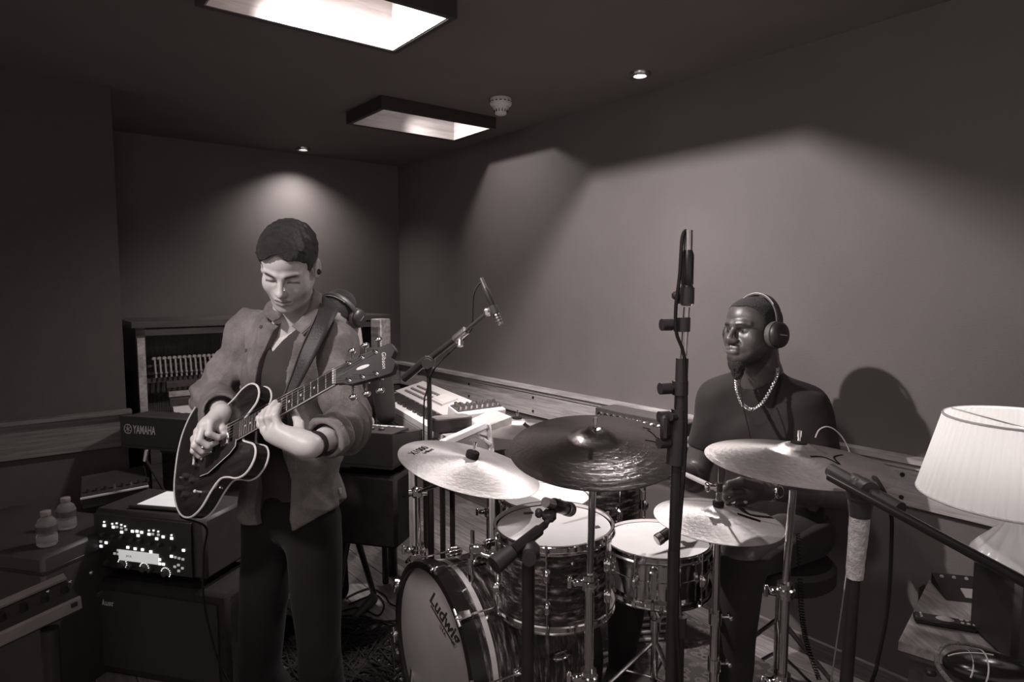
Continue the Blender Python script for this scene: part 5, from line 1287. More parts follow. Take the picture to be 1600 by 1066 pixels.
def fold(P, d):
    aL = V3(eL); aw = V3(wL)-aL; t = ((P-aL) @ aw)/(aw @ aw); near = np.exp(-(np.linalg.norm(P-aL-np.clip(t, 0, 1)[:, None]*aw, axis=1)/.075)**4)
    rip = .0040*np.sin(t*34+3*wob(P, 25, 5))*near*(t > -.35)*(t < .62)
    aR = V3(eR); ar = V3(sR)-aR; tr = ((P-aR) @ ar)/(ar @ ar); nr = np.exp(-(np.linalg.norm(P-aR-np.clip(tr, 0, 1)[:, None]*ar, axis=1)/.08)**4)
    rip += .003*np.sin(tr*16+3*wob(P, 22, 8))*nr*(tr < .6)
    dr = .0055*np.sin(((P-V3(neck)) @ V3(gr))*55+2.4*wob(P*np.array([1, 1, .45]), 14, 6))*np.clip((1.12-P[:, 2])/.12, 0, 1)*(1-near)
    
    u = wob(P*np.array([1, 1, .55]), 30, 21); v = wob(P*np.array([1, 1, .7]), 55, 23)
    return d-rip*3.4-dr*1.6-.013*((1-np.abs(u))**3-.3)-.006*((1-np.abs(v))**3-.3)
def shirt_f(P, d):
    d = fold(P, d)
    rel = P-V3(neck); a = rel @ V3(gr); f_ = (P-V3(belly)) @ V3(gf); z = P[:, 2]
    a1 = np.interp(z, oz, oa); a2 = np.interp(z, oz, ol); inside = np.minimum(a1-a, a-a2)
    armfar = np.minimum(np.abs(a), 1)
    cut = np.where((f_ > -.01) & (z < oz[-1]+.05), inside, -1); d = np.maximum(d, cut)
    hem = V3(at(470, 835, 1.9))[2]+.10*np.clip(-(a-ol[0])/.14, 0, 1)+.0*a; hem = np.where(f_ > -.03, hem, hem+.02)
    body_ = (z < .95); d = np.where(body_, np.maximum(d, (hem-z)*.9), d)
    # neck hole and cuffs
    nh = np.linalg.norm((P-V3(neck)-np.array([0, 0, .035]))*np.array([1, 1, .6]), axis=1)-.073; d = np.maximum(d, -nh*1.0)
    for e, w_, q in ((eR, wR, .84), (eL, wL, .70)):
        e_, ww = V3(e), V3(w_)-V3(e); l = np.linalg.norm(ww); tt = ((P-e_) @ ww)/l; nearw = np.linalg.norm(P-V3(w_), axis=1) < .13
        d = np.where(nearw, np.maximum(d, tt-q*l), d)
        ring = np.linalg.norm(P-e_-np.clip(tt, 0, l)[:, None]*ww/l, axis=1)-.043; d = np.where(nearw & (tt > q*l-.045), np.maximum(d, -ring), d)
    return d
shirt = skinned('denim_shirt', [s.net(.0042, shirt_f)], den, G, smooth=2)
den_l = cloth('denim_edge', .19, .8, 700, .4, .2); gl = V3(G.location); gl_ = Vector(G.location)
def ribbon(name, A, Bp, m, parent, th=.0025, org=None, n=8):
    A = spline(A, n); Bp = spline(Bp, n); o_ = Vector(parent.location if org is None else org); b = B(); rows = []
    for p, q in zip(A, Bp): rows.append([p-o_, p.lerp(q, .25)-o_, p.lerp(q, .5)-o_, p.lerp(q, .75)-o_, q-o_])
    b.strip(rows); return b.make(name, m, parent, ang=70, thick=th)
ribbon('collar', [at(489, 450, 2.05), at(483, 478, 1.975), at(471, 496, 1.93), at(456, 510, 1.915)], [at(503, 460, 2.05), at(501, 485, 1.97), at(490, 505, 1.925), at(472, 522, 1.895)], den, G)
ribbon('collar', [at(430, 465, 2.07), at(437, 478, 2.02), at(440, 489, 1.975), at(437, 498, 1.955)], [at(417, 474, 2.06), at(411, 487, 2.0), at(415, 494, 1.96), at(426, 502, 1.94)], den, G)
def tubeon(name, pts, r, m, parent, n=8, sides=6): o_ = Vector(parent.location); return B().tube([p-o_ for p in spline(pts, n)], r, sides).make(name, m, parent)
tubeon('collar_stitching', [at(502, 462, 2.045), at(500, 485, 1.965), at(489, 504, 1.92), at(472, 520, 1.89)], .0012, den_l, G)
bpy.context.view_layer.update(); trs = tree_of(shirt); bt_m = mat('shirt_button', .07, .3)
for px, py in ((408, 511), (385, 548), (455, 556), (452, 600)):
    p, n_ = hit(trs, px, py, 0)
    if p is not None: B().cyl(p-gl_-n_*.001, p-gl_+n_*.003, .0055, n=12).make('button', bt_m, G)
for pts in ([(434, 500), (414, 528), (399, 560), (388, 600), (382, 640)], [(422, 498), (402, 526), (387, 558), (376, 596), (370, 632)], [(470, 528), (458, 562), (452, 600), (449, 640), (449, 700), (453, 760), (470, 830)],
            [(482, 535), (470, 565), (463, 605), (460, 650), (461, 700), (466, 760), (484, 822)], [(472, 828), (500, 814), (528, 798), (541, 790)], [(474, 820), (500, 807), (528, 791), (541, 784)],
            [(472, 577), (498, 576), (522, 579)], [(472, 577), (470, 605), (469, 640)], [(522, 579), (521, 610), (519, 640)], [(476, 582), (497, 596), (518, 584)], [(530, 490), (548, 505), (556, 530), (548, 560), (541, 600)]):
    trace('seam', trs, pts, den_l, G, r=.0007, n=10, lift=.0)
p, n_ = hit(trs, 530, 767, .001)
if p is not None: B().box(p-gl_, (.012, .003, .018)).make('cloth_tag', white_p, G)
# trousers, shoes, belt
s = Sdf(); Rb = np.array([tuple(gr), tuple(gf), (0, 0, 1)]).T; s.ell(pelv, (.158, .105, .12), Rb, k=.05)
for h_, k_, a_ in legs: s.cone(h_, k_, .090, .066, k=.03); s.cone(k_, a_, .066, .055, k=.02)
skinned('trousers', [s.net(.010, lambda P, d: np.maximum(d-.004*wob(P, 30, 4), P[:, 2]-(pelv.z+.08)))], cloth('black_denim', .011), G, smooth=1)
for h_, k_, a_ in legs:
    s = Sdf(); a_ = Vector(a_); s.cone(a_+Vector((0, 0, -.03)), a_+gf*.14+Vector((0, 0, -.045)), .045, .036, k=.02); skinned('shoe', [s.net(.008, lambda P, d: np.maximum(d, .004-P[:, 2]))], black_s, G, smooth=1)
ww = (Vector(eL)-Vector(wL)).normalized(); B().lathe([(.030, -.008), (.034, -.007), (.034, .007), (.030, .008)], 28, Vector(wL)+ww*.022-Vector(gl), ww).make('bracelet', rubber, G)
p_ = Vector(GT)+Vector(np.array(GR) @ np.array([-.084, -.006, -.018])); o = B(); o.ball(p_-Vector(gl), .009).make('earpiece', black, G)

# ------------------------------------------------------------------ electric guitar
q = np.array([[.76914914, .12617792, .62648921], [-.47766309, -.53775071, .69473891], [.42455573, -.83360861, -.35333996]])*.94
MG = Matrix([list(q[0])+[-.8906], list(q[1])+[1.9074], list(q[2])+[.972], [0, 0, 0, 1]])
T = GU = thing('electric_guitar', 'dark semi-hollow electric guitar with cream edging, played by the standing man', 'guitar', M=MG)
half = [(-.215, 0), (-.211, .06), (-.19, .12), (-.145, .172), (-.085, .195), (-.025, .183), (.03, .142), (.075, .120), (.12, .127), (.165, .143), (.21, .143), (.245, .122), (.258, .094), (.247, .067), (.215, .049), (.19, .036), (.184, .02)]
hs = [(p.x, p.y) for p in spline([(x, y, 0) for x, y in half], 5)]
out = hs+[(.184, 0)]+[(x, -y) for x, y in reversed(hs)][:-1]
wine = mat('dark_cherry_lacquer', .016, .25, var=.5, scale=6, coat=.3, stretch=(1, 8, 1))
n = len(out); b = B(); rings = []
for sc, z in ((0, -.013), (.35, -.0115), (.62, -.008), (.85, -.0025), (1, 0)): rings.append([(x*sc, y*sc, z) for x, y in out])
b.v = [(0, 0, -.013)]+[p for r_ in rings[1:] for p in r_]; f0 = 1
b.f += [(0, 1+(i+1) % n, 1+i) for i in range(n)]
for k in range(3): b.f += [(1+k*n+i, 1+k*n+(i+1) % n, 1+(k+1)*n+(i+1) % n, 1+(k+1)*n+i) for i in range(n)]
m0 = len(b.v); b.v += [(x, y, .043) for x, y in out]; b.f += [(m0-n+i, m0-n+(i+1) % n, m0+(i+1) % n, m0+i) for i in range(n)]
b.v.append((0, 0, .052)); b.f += [(m0+i, m0+(i+1) % n, len(b.v)-1) for i in range(n)]
b.make('body', wine, T, ang=50)
for z in (.001, .042): B().tube([(x, y, z) for x, y in out], .0034, 6, True).make('binding', cream, T)
# neck
def nk(x): return .0215+(.027-.0215)*(.628-x)/(.628-.19)
b = B(); rows = []
for k in range(13):
    x = .10+(.628-.10)*k/12; w_ = nk(x); rows.append([(x, -w_*math.cos(PI*j/10), -.004+(.020 if x > .2 else .02)*math.sin(PI*j/10)) for j in range(11)])
b.strip(rows); b.make('neck', wine, T, ang=80)
b = B(); b.hexa([(.15, -nk(.15), -.013), (.15, nk(.15), -.013), (.626, nk(.626), -.009), (.626, -nk(.626), -.009), (.15, -nk(.15), -.004), (.15, nk(.15), -.004), (.626, nk(.626), -.003), (.626, -nk(.626), -.003)]); b.make('fingerboard', mat('rosewood', .022, .45, var=.3), T, smooth=False)
for s in (-1, 1): B().cyl((.15, s*nk(.15), -.0085), (.626, s*nk(.626), -.006), .0023, n=6).make('fingerboard_binding', cream, T)
for k in range(1, 22):
    x = .628/2**(k/12); w_ = nk(x)-.001; z = -.013+(x-.15)/.476*.004; B().cyl((x, -w_, z), (x, w_, z), .0011, n=6).make('fret', steel, T)
for k in (3, 5, 7, 9, 12, 15, 17, 19):
    x = .628*(1/2**(k/12)+1/2**((k-1)/12))/2; z = -.0132+(x-.15)/.476*.004
    for y in ((0,) if k != 12 else (-.012, .012)): B().cyl((x, y, z-.0006), (x, y, z+.001), .0034, n=12).make('inlay_dot', cream, T)
B().box((.629, 0, -.010), (.005, .044, .010), bev=.2).make('nut', white_p, T)
# headstock tilted back
ht = .26; HM = Matrix.Translation((.632, 0, -.004)) @ Matrix.Rotation(-ht, 4, 'Y')
hp2 = [(0, .021), (.022, .026), (.045, .036), (.10, .040), (.165, .043), (.176, .034), (.182, .018), (.174, .004), (.172, 0)]
hp2 = [(p.x, p.y) for p in spline([(x, y, 0) for x, y in hp2], 4)]; ho = hp2+[(x, -y) for x, y in reversed(hp2)][1:]
o = B().plate(ho, -.002, .014).make('headstock', black, T, ang=50); o.matrix_local = HM; HS = o
text('lettering', 'Gibson', .017, cream, HS, Matrix.Translation((.150, 0, -.0026)) @ Matrix.Rotation(PI, 4, 'X') @ Matrix.Rotation(-PI/2, 4, 'Z'), shear=.3)
B().ball((.085, 0, -.0025), (.022, .0055, .001), 10, 5).make('ornament', cream, HS)
b = B().plate([(.005, -.008), (.04, 0), (.005, .008)], -.003, -.002).make('rod_cover', black_s, HS)
posts = []
for s in (-1, 1):
    for k in range(3):
        x = .042+.042*k; y = s*(.025+.003*k)
        tn = B().cyl((x, y, -.014), (x, y, .0), .0033, n=10).lathe([(.003, -.003), (.007, -.003), (.008, -.001), (.008, 0)], 14, (x, y, 0)).make('tuner_post', chrome, HS)
        bt = B().cyl((x, y+s*.012, .012), (x, y+s*.036, .012), .003, n=8).ball((x, y+s*.043, .012), (.0125, .0085, .0085), 14, 10).box((x, y+s*.003, .0175), (.015, .02, .008), bev=.3).make('tuning_key', chrome, HS)
        posts.append(((x, y), s, k))
# strings
sy_ = [(-.0175+.007*i) for i in range(6)]
for i in range(6):
    s = -1 if i < 3 else 1; k = i if i < 3 else 5-i
    px, py = .042+.042*(k if s < 0 else k), s*(.025+.003*k); e = HM @ Vector((px, py, -.009))
    b = B(); b.cyl((-.045, sy_[i]*1.45, -.032), (0, sy_[i]*1.45, -.0325), .0009-.0001*i, n=5); b.cyl((0, sy_[i]*1.45, -.0325), (.629, sy_[i], -.0162), .00085-.00009*i, n=5); b.cyl((.629, sy_[i], -.0162), e, .0008-.00008*i, n=5); b.make('string', gold_m, T)
B().box((-.002, 0, -.025), (.014, .088, .009), bev=.3).cyl((-.002, -.036, -.02), (-.002, -.036, -.010), .006, n=10).cyl((-.002, .036, -.02), (-.002, .036, -.010), .006, n=10).make('bridge', chrome, T)
B().box((-.047, 0, -.026), (.018, .098, .011), bev=.4).cyl((-.047, -.042, -.02), (-.047, -.042, -.008), .008, n=10).cyl((-.047, .042, -.02), (-.047, .042, -.008), .008, n=10).make('tailpiece', chrome, T)
for x in (.030, .122): B().box((x, 0, -.018), (.038, .068, .014), bev=.25).make('pickup', chrome, T)
b = B().plate([(.180, .030), (.178, .052), (.150, .066), (.035, .092), (-.012, .088), (-.018, .074), (-.014, .040), (.005, .036)], -.0195, -.017); b.make('pickguard', black, T)
B().tube([(.180, .031, -.018), (.178, .053, -.018), (.150, .067, -.018), (.035, .093, -.018), (-.012, .089, -.018)], .0012, 5).make('pickguard_edge', cream, T)
for x, y in ((-.065, .085), (-.110, .060), (-.105, .120), (-.145, .090)): B().lathe([(.012, -.001), (.011, -.012), (.009, -.018), (0, -.018)], 16, (x, y, -.004)).make('knob', black_s, T)
B().cyl((-.02, .135, -.003), (-.02, .135, -.022), .0035, n=8).ball((-.02, .135, -.025), .0055).make('selector_switch', cream, T)
B().cyl((-.16, .05, -.002), (-.16, .05, -.014), .007, n=12).make('jack_socket', chrome, T)
for p, d in (((.045, .127, .02), (0, 1, 0)), ((-.215, 0, .02), (-1, 0, 0)), ((-.15, -.168, .02), (-.5, -1, 0))): B().lathe([(.003, 0), (.003, .006), (.007, .009), (.007, .012), (0, .012)], 14, p, d).make('strap_button', chrome, T)
B().tube([(.052, .125, .004), (.035, .135, .004)], .005, 8).make('pickguard_bracket', cream, T)
lead = spline([MG @ Vector((-.17, .155, .02)), MG @ Vector((-.185, .17, .025)), at(322, 825, 1.95), at(318, 870, 2.0), at(322, 960, 2.05), Vector((-.98, 2.2, .05)), Vector((-.9, 2.4, .008))], 10)
o = B().tube(lead, .0035, 6).make('instrument_cable', rubber); tag(o, 'black lead dropping from the guitar body to the floor', 'cable')
# strap
o0 = Vector((-.6, 1.95, 1.2)); T = thing('guitar_strap', 'wide dark strap crossing the denim shirt from shoulder to guitar', 'strap', o0)
ribbon('band', [at(505, 462, 2.10), at(500, 474, 2.0), at(492, 496, 1.915), at(470, 543, 1.86), at(455, 585, 1.852), at(438, 628, 1.845), at(428, 655, 1.84)], [at(530, 482, 2.08), at(526, 492, 1.98), at(514, 514, 1.89), at(491, 560, 1.845), at(468, 603, 1.84), at(450, 640, 1.835), at(438, 662, 1.83)], mat('strap_leather', .02, .55, var=.2, bmp=.2), T, th=.004)
for A in ([(500, 476, 1.992), (492, 497, 1.907), (470, 544, 1.853), (455, 586, 1.845), (439, 628, 1.838)],): tubeon('edge_stitching', [at(*a) for a in A], .0012, mat('stitching', .1, .7), T)

# ------------------------------------------------------------------ the drummer
DR = [[-0.4889, -0.8698, 0.0659], [0.8708, -0.4822, 0.0964], [-0.052, 0.1045, 0.9932]]; DT = (0.824, 2.2442, 1.2948)
T = D = thing('person', 'seated bearded drummer in a dark t-shirt with headphones and a chain necklace', 'person', (.95, 2.31, 0))
f_ = Vector((-.6, -.8, 0)); r_ = Vector((-.8, .6, 0)); nkd = at(1186, 588, 2.32); ch = at(1200, 692, 2.31); bl = at(1206, 775, 2.31); pv = at(1215, 822, 2.31)
SR, SL = at(1122, 626, 2.40), at(1258, 640, 2.22); ER, EL_ = at(1085, 748, 2.42), at(1303, 772, 2.14); WR, WL = at(1050, 738, 2.14), at(1198, 767, 1.975)
RbD = np.array([tuple(r_), tuple(f_), (0, 0, 1)]).T
def dtorso(s, o=0):
    s.ell(ch+Vector((0, 0, .02)), (.185+o, .115+o, .17+o), RbD, k=.06); s.ell(ch+f_*.05+r_*.07+Vector((0, 0, .03)), (.085+o, .07+o, .07+o), RbD, k=.04); s.ell(ch+f_*.05-r_*.07+Vector((0, 0, .03)), (.085+o, .07+o, .07+o), RbD, k=.04)
    s.ell(bl, (.165+o, .12+o, .13+o), RbD, k=.06); s.ell(pv, (.17+o, .125+o, .10+o), RbD, k=.05)
    for S1, sg in ((SR, 1), (SL, -1)): s.cone(nkd+r_*.04*sg+Vector((0, 0, -.035)), S1, .062+o, .052+o, k=.08)
    return s
kL, aL_ = at(1158, 872, 1.93), Vector((at(1150, 1066, 1.97).x-.01, 1.98, .09)); kR, aR_ = at(985, 878, 2.2), Vector((.395, 2.26, .1))
dl = [(pv-r_*.09, kL, aL_), (pv+r_*.09, kR, aR_)]
s = Sdf(); dtorso(s, -.006)
for a, e in ((SR, ER), (SL, EL_)): s.cone(a, e, .060, .048, k=.04)
for h_, k_, a_ in dl: s.cone(h_, k_, .085, .06, k=.03); s.cone(k_, a_, .06, .04, k=.02)
low = s.net(.009)
s = Sdf(); head(s, DR, DT, eyes='open', broad=1.04, nw=1.25); nb = np.array(DT)+np.array(DR) @ np.array([0, -.03, -.06]); s.cone(nb, V3(nkd), .066, .074, k=.03); s.cone(V3(nkd), V3(nkd+Vector((0, 0, -.06))), .075, .07, k=.03)
s.at(DR, DT); s.cone((-.018, .094, -.0615), (.018, .094, -.0615), .0075, k=.006); s.cone((-.015, .094, -.0745), (.015, .094, -.0745), .0085, k=.006); s.ell((0, .106, -.040), (.019, .010, .010), k=.008); s.cone((-.03, .083, .019), (.03, .083, .019), .011, k=.014); s.at()
hdd = s.net(.0026)
s = Sdf()
for e, w_ in ((ER, WR), (EL_, WL)): s.cone(e, Vector(e).lerp(w_, .45), .046, .043, k=.02); s.cone(Vector(e).lerp(w_, .45), w_, .043, .028, k=.02)
for a, e in ((SR, ER), (SL, EL_)): s.cone(Vector(a).lerp(e, .35), e, .058, .047, k=.03)
fore = s.net(.005)
s = Sdf()
hand(s, WL, [at(1166, 759, 1.945), at(1161, 767, 1.935), at(1161, 776, 1.94), at(1164, 784, 1.95)],
     [[at(1146, 757, 1.915), at(1131, 764, 1.905), at(1127, 773, 1.915)], [at(1143, 768, 1.905), at(1131, 774, 1.905), at(1133, 782, 1.92)], [at(1146, 778, 1.915), at(1136, 783, 1.915), at(1139, 790, 1.93)], [at(1151, 787, 1.93), at(1143, 791, 1.93), at(1147, 796, 1.94)]],
     [at(1176, 758, 1.935), at(1157, 752, 1.91), at(1138, 756, 1.90)], el=EL_, r=1.08)
hand(s, WR, [at(1022, 728, 2.08), at(1020, 736, 2.08), at(1020, 744, 2.09), at(1022, 752, 2.1)],
     [[at(1004, 728, 2.06), at(994, 736, 2.06), at(996, 744, 2.07)], [at(1003, 738, 2.06), at(995, 746, 2.06), at(999, 752, 2.08)], [at(1004, 747, 2.07), at(998, 754, 2.07), at(1002, 760, 2.09)], [at(1007, 756, 2.08), at(1002, 761, 2.09), at(1006, 766, 2.1)]],
     [at(1030, 726, 2.08), at(1012, 722, 2.06), at(1000, 727, 2.055)], el=ER, r=1.08)
dh = s.net(.0028)
def dface(c, q):
    x, y, z = np.abs(q[:, 0]), q[:, 1], q[:, 2]
    hl = np.interp(y, [-.13, -.06, -.03, -.015, .0, .02, .04, .06, .075, .09, .12], [-.08, -.06, -.01, .03, .02, -.01, .045, .068, .077, .076, .075]); hair = np.clip((z-hl)/.006, 0, 1)
    c = c*(1-.62*hair); bz = np.interp(y, [-.02, .02, .06, .08, .12], [-.02, -.035, -.07, -.083, -.085]); bd = np.clip((bz-z)/.012, 0, 1)*np.clip((z+.16)/.02, 0, 1)*(y > -.02)
    mo = np.exp(-((z+.0525)/.004)**2)*(x < .03)*(y > .07); return c*(1-.6*np.maximum(bd, mo*.8))
skinned('body', [low, hdd, fore, dh], dark_skin_m, D, tone=face_tone(.064, DR, DT, lip=1.6, brow=.12, shut=False, extra=dface), smooth=1)
# eyes
for x in (-1, 1):
    c = Vector(np.array(DR) @ np.array([x*.031, .0725, -.001])+np.array(DT)); g_ = Vector(np.array(DR) @ np.array([.30, 1, -.05])).normalized()
    e = B().ball(c-D.location, .0122, 20, 14).make('eye', mat('eye_white', .13, .2), D); B().lathe([(0, .0127), (.004, .0125), (.0068, .0112), (.007, .010)], 18, c-D.location, g_).make('iris', black, e)
# beard
s = Sdf().at(DR, DT); s.ell((0, .070, -.118), (.026, .020, .018), k=.02); s.ell((0, .062, -.142), (.020, .018, .026), k=.02); s.cone((-.052, .012, -.070), (-.015, .068, -.108), .0165, .015, k=.02); s.cone((.052, .012, -.070), (.015, .068, -.108), .0165, .015, k=.02); s.at()
skinned('beard', [s.net(.0035, lambda P, d: d+.0022*wob(P, 500, 5)+.0015*wob(P, 900, 6))], mat('black_hair', .018, .8, bmp=1, bscale=300), D, smooth=0)
s = Sdf().at(DR, DT); s.ell((0, -.009, .037), (.0815, .0995, .0835), k=.01); s.ell((0, .03, .045), (.0665, .065, .060), k=.02); s.at()
def dhair(P, d):
    q = loc_(P, DR, DT); y, z = q[:, 1], q[:, 2]; hl = np.interp(y, [-.13, -.06, -.03, -.015, .0, .02, .04, .06, .075, .09, .12], [-.08, -.06, -.01, .03, .02, -.01, .046, .070, .079, .078, .077]); return np.maximum(d+.0005*wob(P, 900, 4), (hl-z)*.6)
skinned('hair', [s.net(.0035, dhair)], bpy.data.materials['black_hair'], D, smooth=1)
# t-shirt
s = Sdf(); dtorso(s, .006)
for a, e in ((SR, ER), (SL, EL_)): s.cone(a, Vector(a).lerp(e, .62), .066, .062, k=.07)
def dtee(P, d):
    d = d-.0035*(1-2*np.abs(wob(P*np.array([1, 1, .7]), 28, 31)))-.002*wob(P, 60, 32)
    for a, e in ((SR, ER), (SL, EL_)):
        a_, v = V3(a), V3(e)-V3(a); l = np.linalg.norm(v); t = ((P-a_) @ v)/l; near = (np.linalg.norm(P-a_-np.clip(t, 0, l)[:, None]*v/l, axis=1) < .10) & (t > .3*l)
        d = np.where(near, np.maximum(d, t-.60*l), d)
    nh = np.linalg.norm((P-V3(nkd+f_*.015)-np.array([0, 0, .03]))*np.array([1, 1, .75]), axis=1)-.082; d = np.maximum(d, -nh); return np.maximum(d, (pv.z-.04-P[:, 2]))
skinned('t_shirt', [s.net(.006, dtee)], cloth('charcoal_tee', .020, .85), D, smooth=1)
s = Sdf(); s.ell(pv, (.178, .132, .11), RbD, k=.05)
for h_, k_, a_ in dl: s.cone(h_, k_, .098, .074, k=.03); s.cone(k_, a_, .074, .05, k=.02)
skinned('trousers', [s.net(.009, lambda P, d: np.maximum(d-.004*wob(P, 26, 41), P[:, 2]-(pv.z+.06)))], cloth('dark_trousers', .03), D, smooth=1)
for h_, k_, a_ in dl:
    s = Sdf(); a_ = Vector(a_); s.cone(a_+Vector((0, 0, -.035)), a_+Vector((-.16, -.05, -.055)), .045, .034, k=.02); skinned('shoe', [s.net(.008, lambda P, d: np.maximum(d, .010-P[:, 2]))], black_s, D, smooth=1)
# necklace of chunky links
cp = spline([at(1214, 574, 2.25), at(1213, 588, 2.20), at(1202, 612, 2.165), at(1188, 632, 2.145), at(1174, 639, 2.14), at(1160, 632, 2.15), at(1152, 614, 2.18), at(1150, 596, 2.22), at(1153, 580, 2.25)], 10); b = B()
for i in range(len(cp)-1):
    c = cp[i]-D.location+Vector((0, -.004, 0)); d = (cp[i+1]-cp[i]).normalized(); x, y, z = frame(d, (0, 1, 0)); w1 = x if i % 2 else y
    b.tube([c+d*math.cos(a)*.0062+w1*math.sin(a)*.0048 for a in [2*PI*k/10 for k in range(10)]], .0024, 5, True)
b.make('chain_necklace', gold_m, D)['kind'] = 'stuff'
# watch
wd = (WL-EL_).normalized(); wc = WL-wd*.012-D.location
b = B(); x, y, z = frame(wd, (0, 0, 1))
for k in range(22):
    a = 2*PI*k/22; p = wc+(x*math.cos(a)+y*math.sin(a))*.031; R = Matrix((x*-math.sin(a)+y*math.cos(a), z, x*math.cos(a)+y*math.sin(a))).transposed(); b.box(p, (.0075, .018, .003), R, .2)
wt = b.make('wrist_watch', chrome, D); tag(wt, 'chrome link wrist watch')
wn = Vector((-.15, -.9, .25)).normalized(); wn = (wn-wd*wn.dot(wd)).normalized(); B().lathe([(0, .040), (.016, .040), (.0195, .038), (.0205, .034), (.019, .030), (0, .030)], 28, wc, wn).make('watch_case', chrome, wt)
B().lathe([(0, .0408), (.014, .0408), (.0145, .040)], 24, wc, wn).make('watch_face', black_s, wt)
# headphones
def headphones(name, label, R, t, s=1):
    M = Matrix([list(np.array(R)[i]*s)+[t[i]] for i in range(3)]+[[0, 0, 0, 1]]); T = thing(name, label, 'headphones', M=M)
    arc = [(math.sin(a)*.091, -.016, .028+math.cos(a)*.099) for a in [-PI/2+PI*k/24 for k in range(25)]]
    b = B(); rows = [[(x*k, y+dy, .028+(z-.028)*k) for dy, k in ((-.015, 1.0), (-.012, 1.05), (.012, 1.05), (.015, 1.0), (.012, .965), (-.012, .965), (-.015, 1.0))] for x, y, z in arc]; b.strip(rows); b.make('headband', black_s, T, ang=80)
    B().tube([(x*1.06, y+.014, .028+(z-.028)*1.055) for x, y, z in arc[5:20]], .0013, 5).make('seam', grey_p, T)
    for sg in (-1, 1):
        B().lathe([(.020, .072), (.036, .071), (.0455, .075), (.0475, .083), (.045, .093), (.036, .095), (.020, .095)], 40, (0, -.012, -.010), (sg, 0, 0)).make('ear_pad', mat('pad', .06, .55, bmp=.3), T)
        B().lathe([(.043, .094), (.044, .099), (.041, .107), (.030, .114), (.012, .1165), (0, .117)], 40, (0, -.012, -.010), (sg, 0, 0)).make('ear_cup', black, T)
        B().tube([(sg*.096, -.016, .028), (sg*.102, -.016, .02), (sg*.107, -.016, .0), (sg*.112, -.0125, -.012)], .0045, 8).make('yoke', black_m, T)
        B().box((sg*.1165, -.012, -.010), (.0015, .034, .004)).make('emblem', steel, T)
    return T
headphones('headphones', 'black over-ear headphones worn by the drummer', DR, DT, 1.0)
o = B().tube(spline([at(1158, 590, 2.18), at(1156, 600, 2.16), at(1160, 630, 2.13), at(1166, 655, 2.125), at(1172, 682, 2.12), at(1180, 720, 2.13)], 8), .0018, 6).make('headphone_cable', rubber); tag(o, 'thin headphone lead hanging down the drummer\'s chest', 'cable')
stick(at(1168, 786, 1.935), at(1040, 727, 2.02), 'drumstick held in the drummer\'s left hand above the hi-hat')
stick(at(1010, 745, 2.075), at(900, 700, 2.0), 'drumstick held in the drummer\'s far hand behind the dark cymbal')

# ------------------------------------------------------------------ the keyboard player
pt = at(531, 497, 3.05); a = math.radians(25); pp = math.radians(-38)
fw = Vector((-math.sin(a)*math.cos(pp), -math.cos(a)*math.cos(pp), math.sin(pp))); xr = fw.cross(Vector((0, 0, 1))).normalized(); up = xr.cross(fw)
PR = np.array([tuple(xr), tuple(fw), tuple(up)]).T; PT = tuple(pt)
T = K_ = thing('person', 'seated keyboard player mostly hidden behind the guitarist, dark hair and headphones', 'person', (pt.x+.02, 3.2, 0))
pf = Vector((-math.sin(a), -math.cos(a), 0)); pr = Vector((pf.y, -pf.x, 0)); 
if pr.x > 0: pr = -pr
nk2 = pt+Vector((.03, .06, -.13)); c2_ = nk2+Vector((0, .04, -.22)); p2 = nk2+Vector((0, .08, -.52))
Rk2 = np.array([tuple(pr), tuple(pf), (0, 0, 1)]).T
def ptorso(s, o=0):
    s.ell(c2_, (.16+o, .10+o, .19+o), Rk2, k=.06); s.ell(p2, (.16+o, .12+o, .16+o), Rk2, k=.06)
    for sg in (1, -1): s.cone(nk2+pr*.03*sg+Vector((0, 0, -.04)), nk2+pr*.17*sg+Vector((0, .02, -.08)), .045+o, .048+o, k=.05); s.cone(nk2+pr*.17*sg+Vector((0, .02, -.08)), nk2+pr*.2*sg+Vector((0, 0, -.32)), .045+o, .04+o, k=.03)
    return s
s = Sdf(); ptorso(s, -.01)
for sg in (1, -1): s.cone(p2+pr*.09*sg, p2+pr*.12*sg+pf*.36+Vector((0, 0, -.07)), .075, .06, k=.03); s.cone(p2+pr*.12*sg+pf*.36+Vector((0, 0, -.07)), p2+pr*.12*sg+pf*.3+Vector((0, 0, -p2.z+.06)), .06, .04, k=.02)
pl = s.net(.010); s = Sdf(); head(s, PR, PT); s.cone(np.array(PT)+PR @ np.array([0, -.03, -.06]), V3(nk2), .055, .06, k=.03); ph_ = s.net(.0035); s = Sdf()
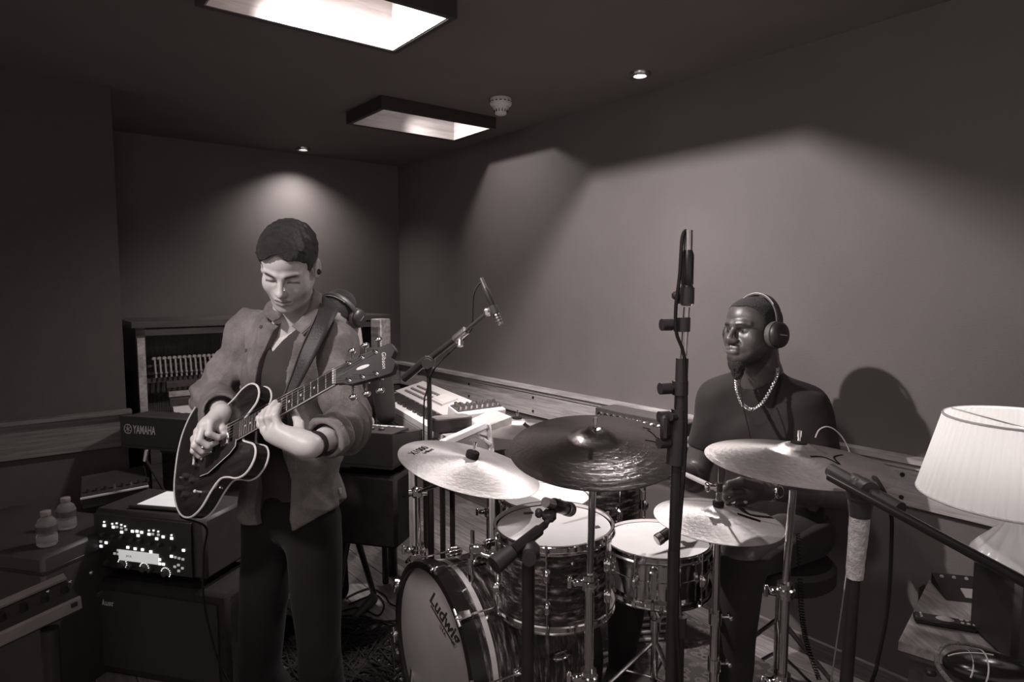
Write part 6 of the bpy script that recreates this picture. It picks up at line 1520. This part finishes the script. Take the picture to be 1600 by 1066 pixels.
for sg in (1, -1):
    W = nk2+pr*.14*sg+pf*.24+Vector((0, 0, -.36)); el = nk2+pr*.2*sg+Vector((0, 0, -.32)); ks = [W+pf*.085+pr*(.03-.02*i)*sg*-1+Vector((0, 0, .0)) for i in range(4)]
    hand(s, W, ks, [[k+pf*.03+Vector((0, 0, .004)), k+pf*.05+Vector((0, 0, -.012)), k+pf*.06+Vector((0, 0, -.03))] for k in ks], [W+pf*.03+pr*.03*sg*-1, W+pf*.06+pr*.045*sg*-1, W+pf*.085+pr*.05*sg*-1+Vector((0, 0, -.01))], el=el)
ph2 = s.net(.004)
skinned('body', [pl, ph_, ph2], skin_m, K_, tone=face_tone(.3, PR, PT), smooth=1)
s = Sdf().at(PR, PT); s.ell((0, -.014, .044), (.081, .102, .084), k=.01); s.at()
skinned('hair', [s.net(.004, lambda P, d: np.maximum(d+.0015*wob(P, 200, 9), (np.interp(loc_(P, PR, PT)[:, 1], [-.12, -.04, -.02, .02, .04, .07, .12], [-.07, -.04, .02, -.01, .03, .068, .075])-loc_(P, PR, PT)[:, 2])*.7))], hair_m, K_, smooth=1)
s = Sdf(); ptorso(s, .006); skinned('jumper', [s.net(.010, lambda P, d: np.maximum(d-.003*wob(P, 30, 3), P[:, 2]-nk2.z+.0))], cloth('black_jumper', .02), K_, smooth=1)
s = Sdf(); s.ell(p2, (.17, .13, .13), Rk2, k=.05)
for sg in (1, -1): s.cone(p2+pr*.09*sg, p2+pr*.12*sg+pf*.36+Vector((0, 0, -.07)), .088, .072, k=.03); s.cone(p2+pr*.12*sg+pf*.36+Vector((0, 0, -.07)), p2+pr*.12*sg+pf*.3+Vector((0, 0, -p2.z+.08)), .072, .05, k=.02)
skinned('trousers', [s.net(.012)], bpy.data.materials['black_denim'], K_, smooth=1)
headphones('headphones', 'headphones on the keyboard player\'s bowed head behind the guitarist', PR, PT, 1.0)
T = thing('piano_stool', 'dark stool beneath the keyboard player', 'stool', (p2.x, p2.y+.02, 0))
B().box((0, 0, p2.z-.17), (.4, .3, .06), bev=.3).make('seat', black_s, T)
for x in (-.15, .15):
    for y in (-.1, .1): B().cyl((x, y, 0), (x, y, p2.z-.19), .016, n=8).make('leg', black_m, T)

cable('wall_lead', 'thin pale lead arching behind the right hand cymbal', [at(1274, 684, 2.05), at(1280, 672, 2.05), at(1292, 667, 2.05), at(1306, 673, 2.05), at(1320, 690, 2.05), at(1330, 720, 2.05), at(1335, 800, 2.05), Vector((1.0, 2.0, .01))], .0022, m=grey_p)
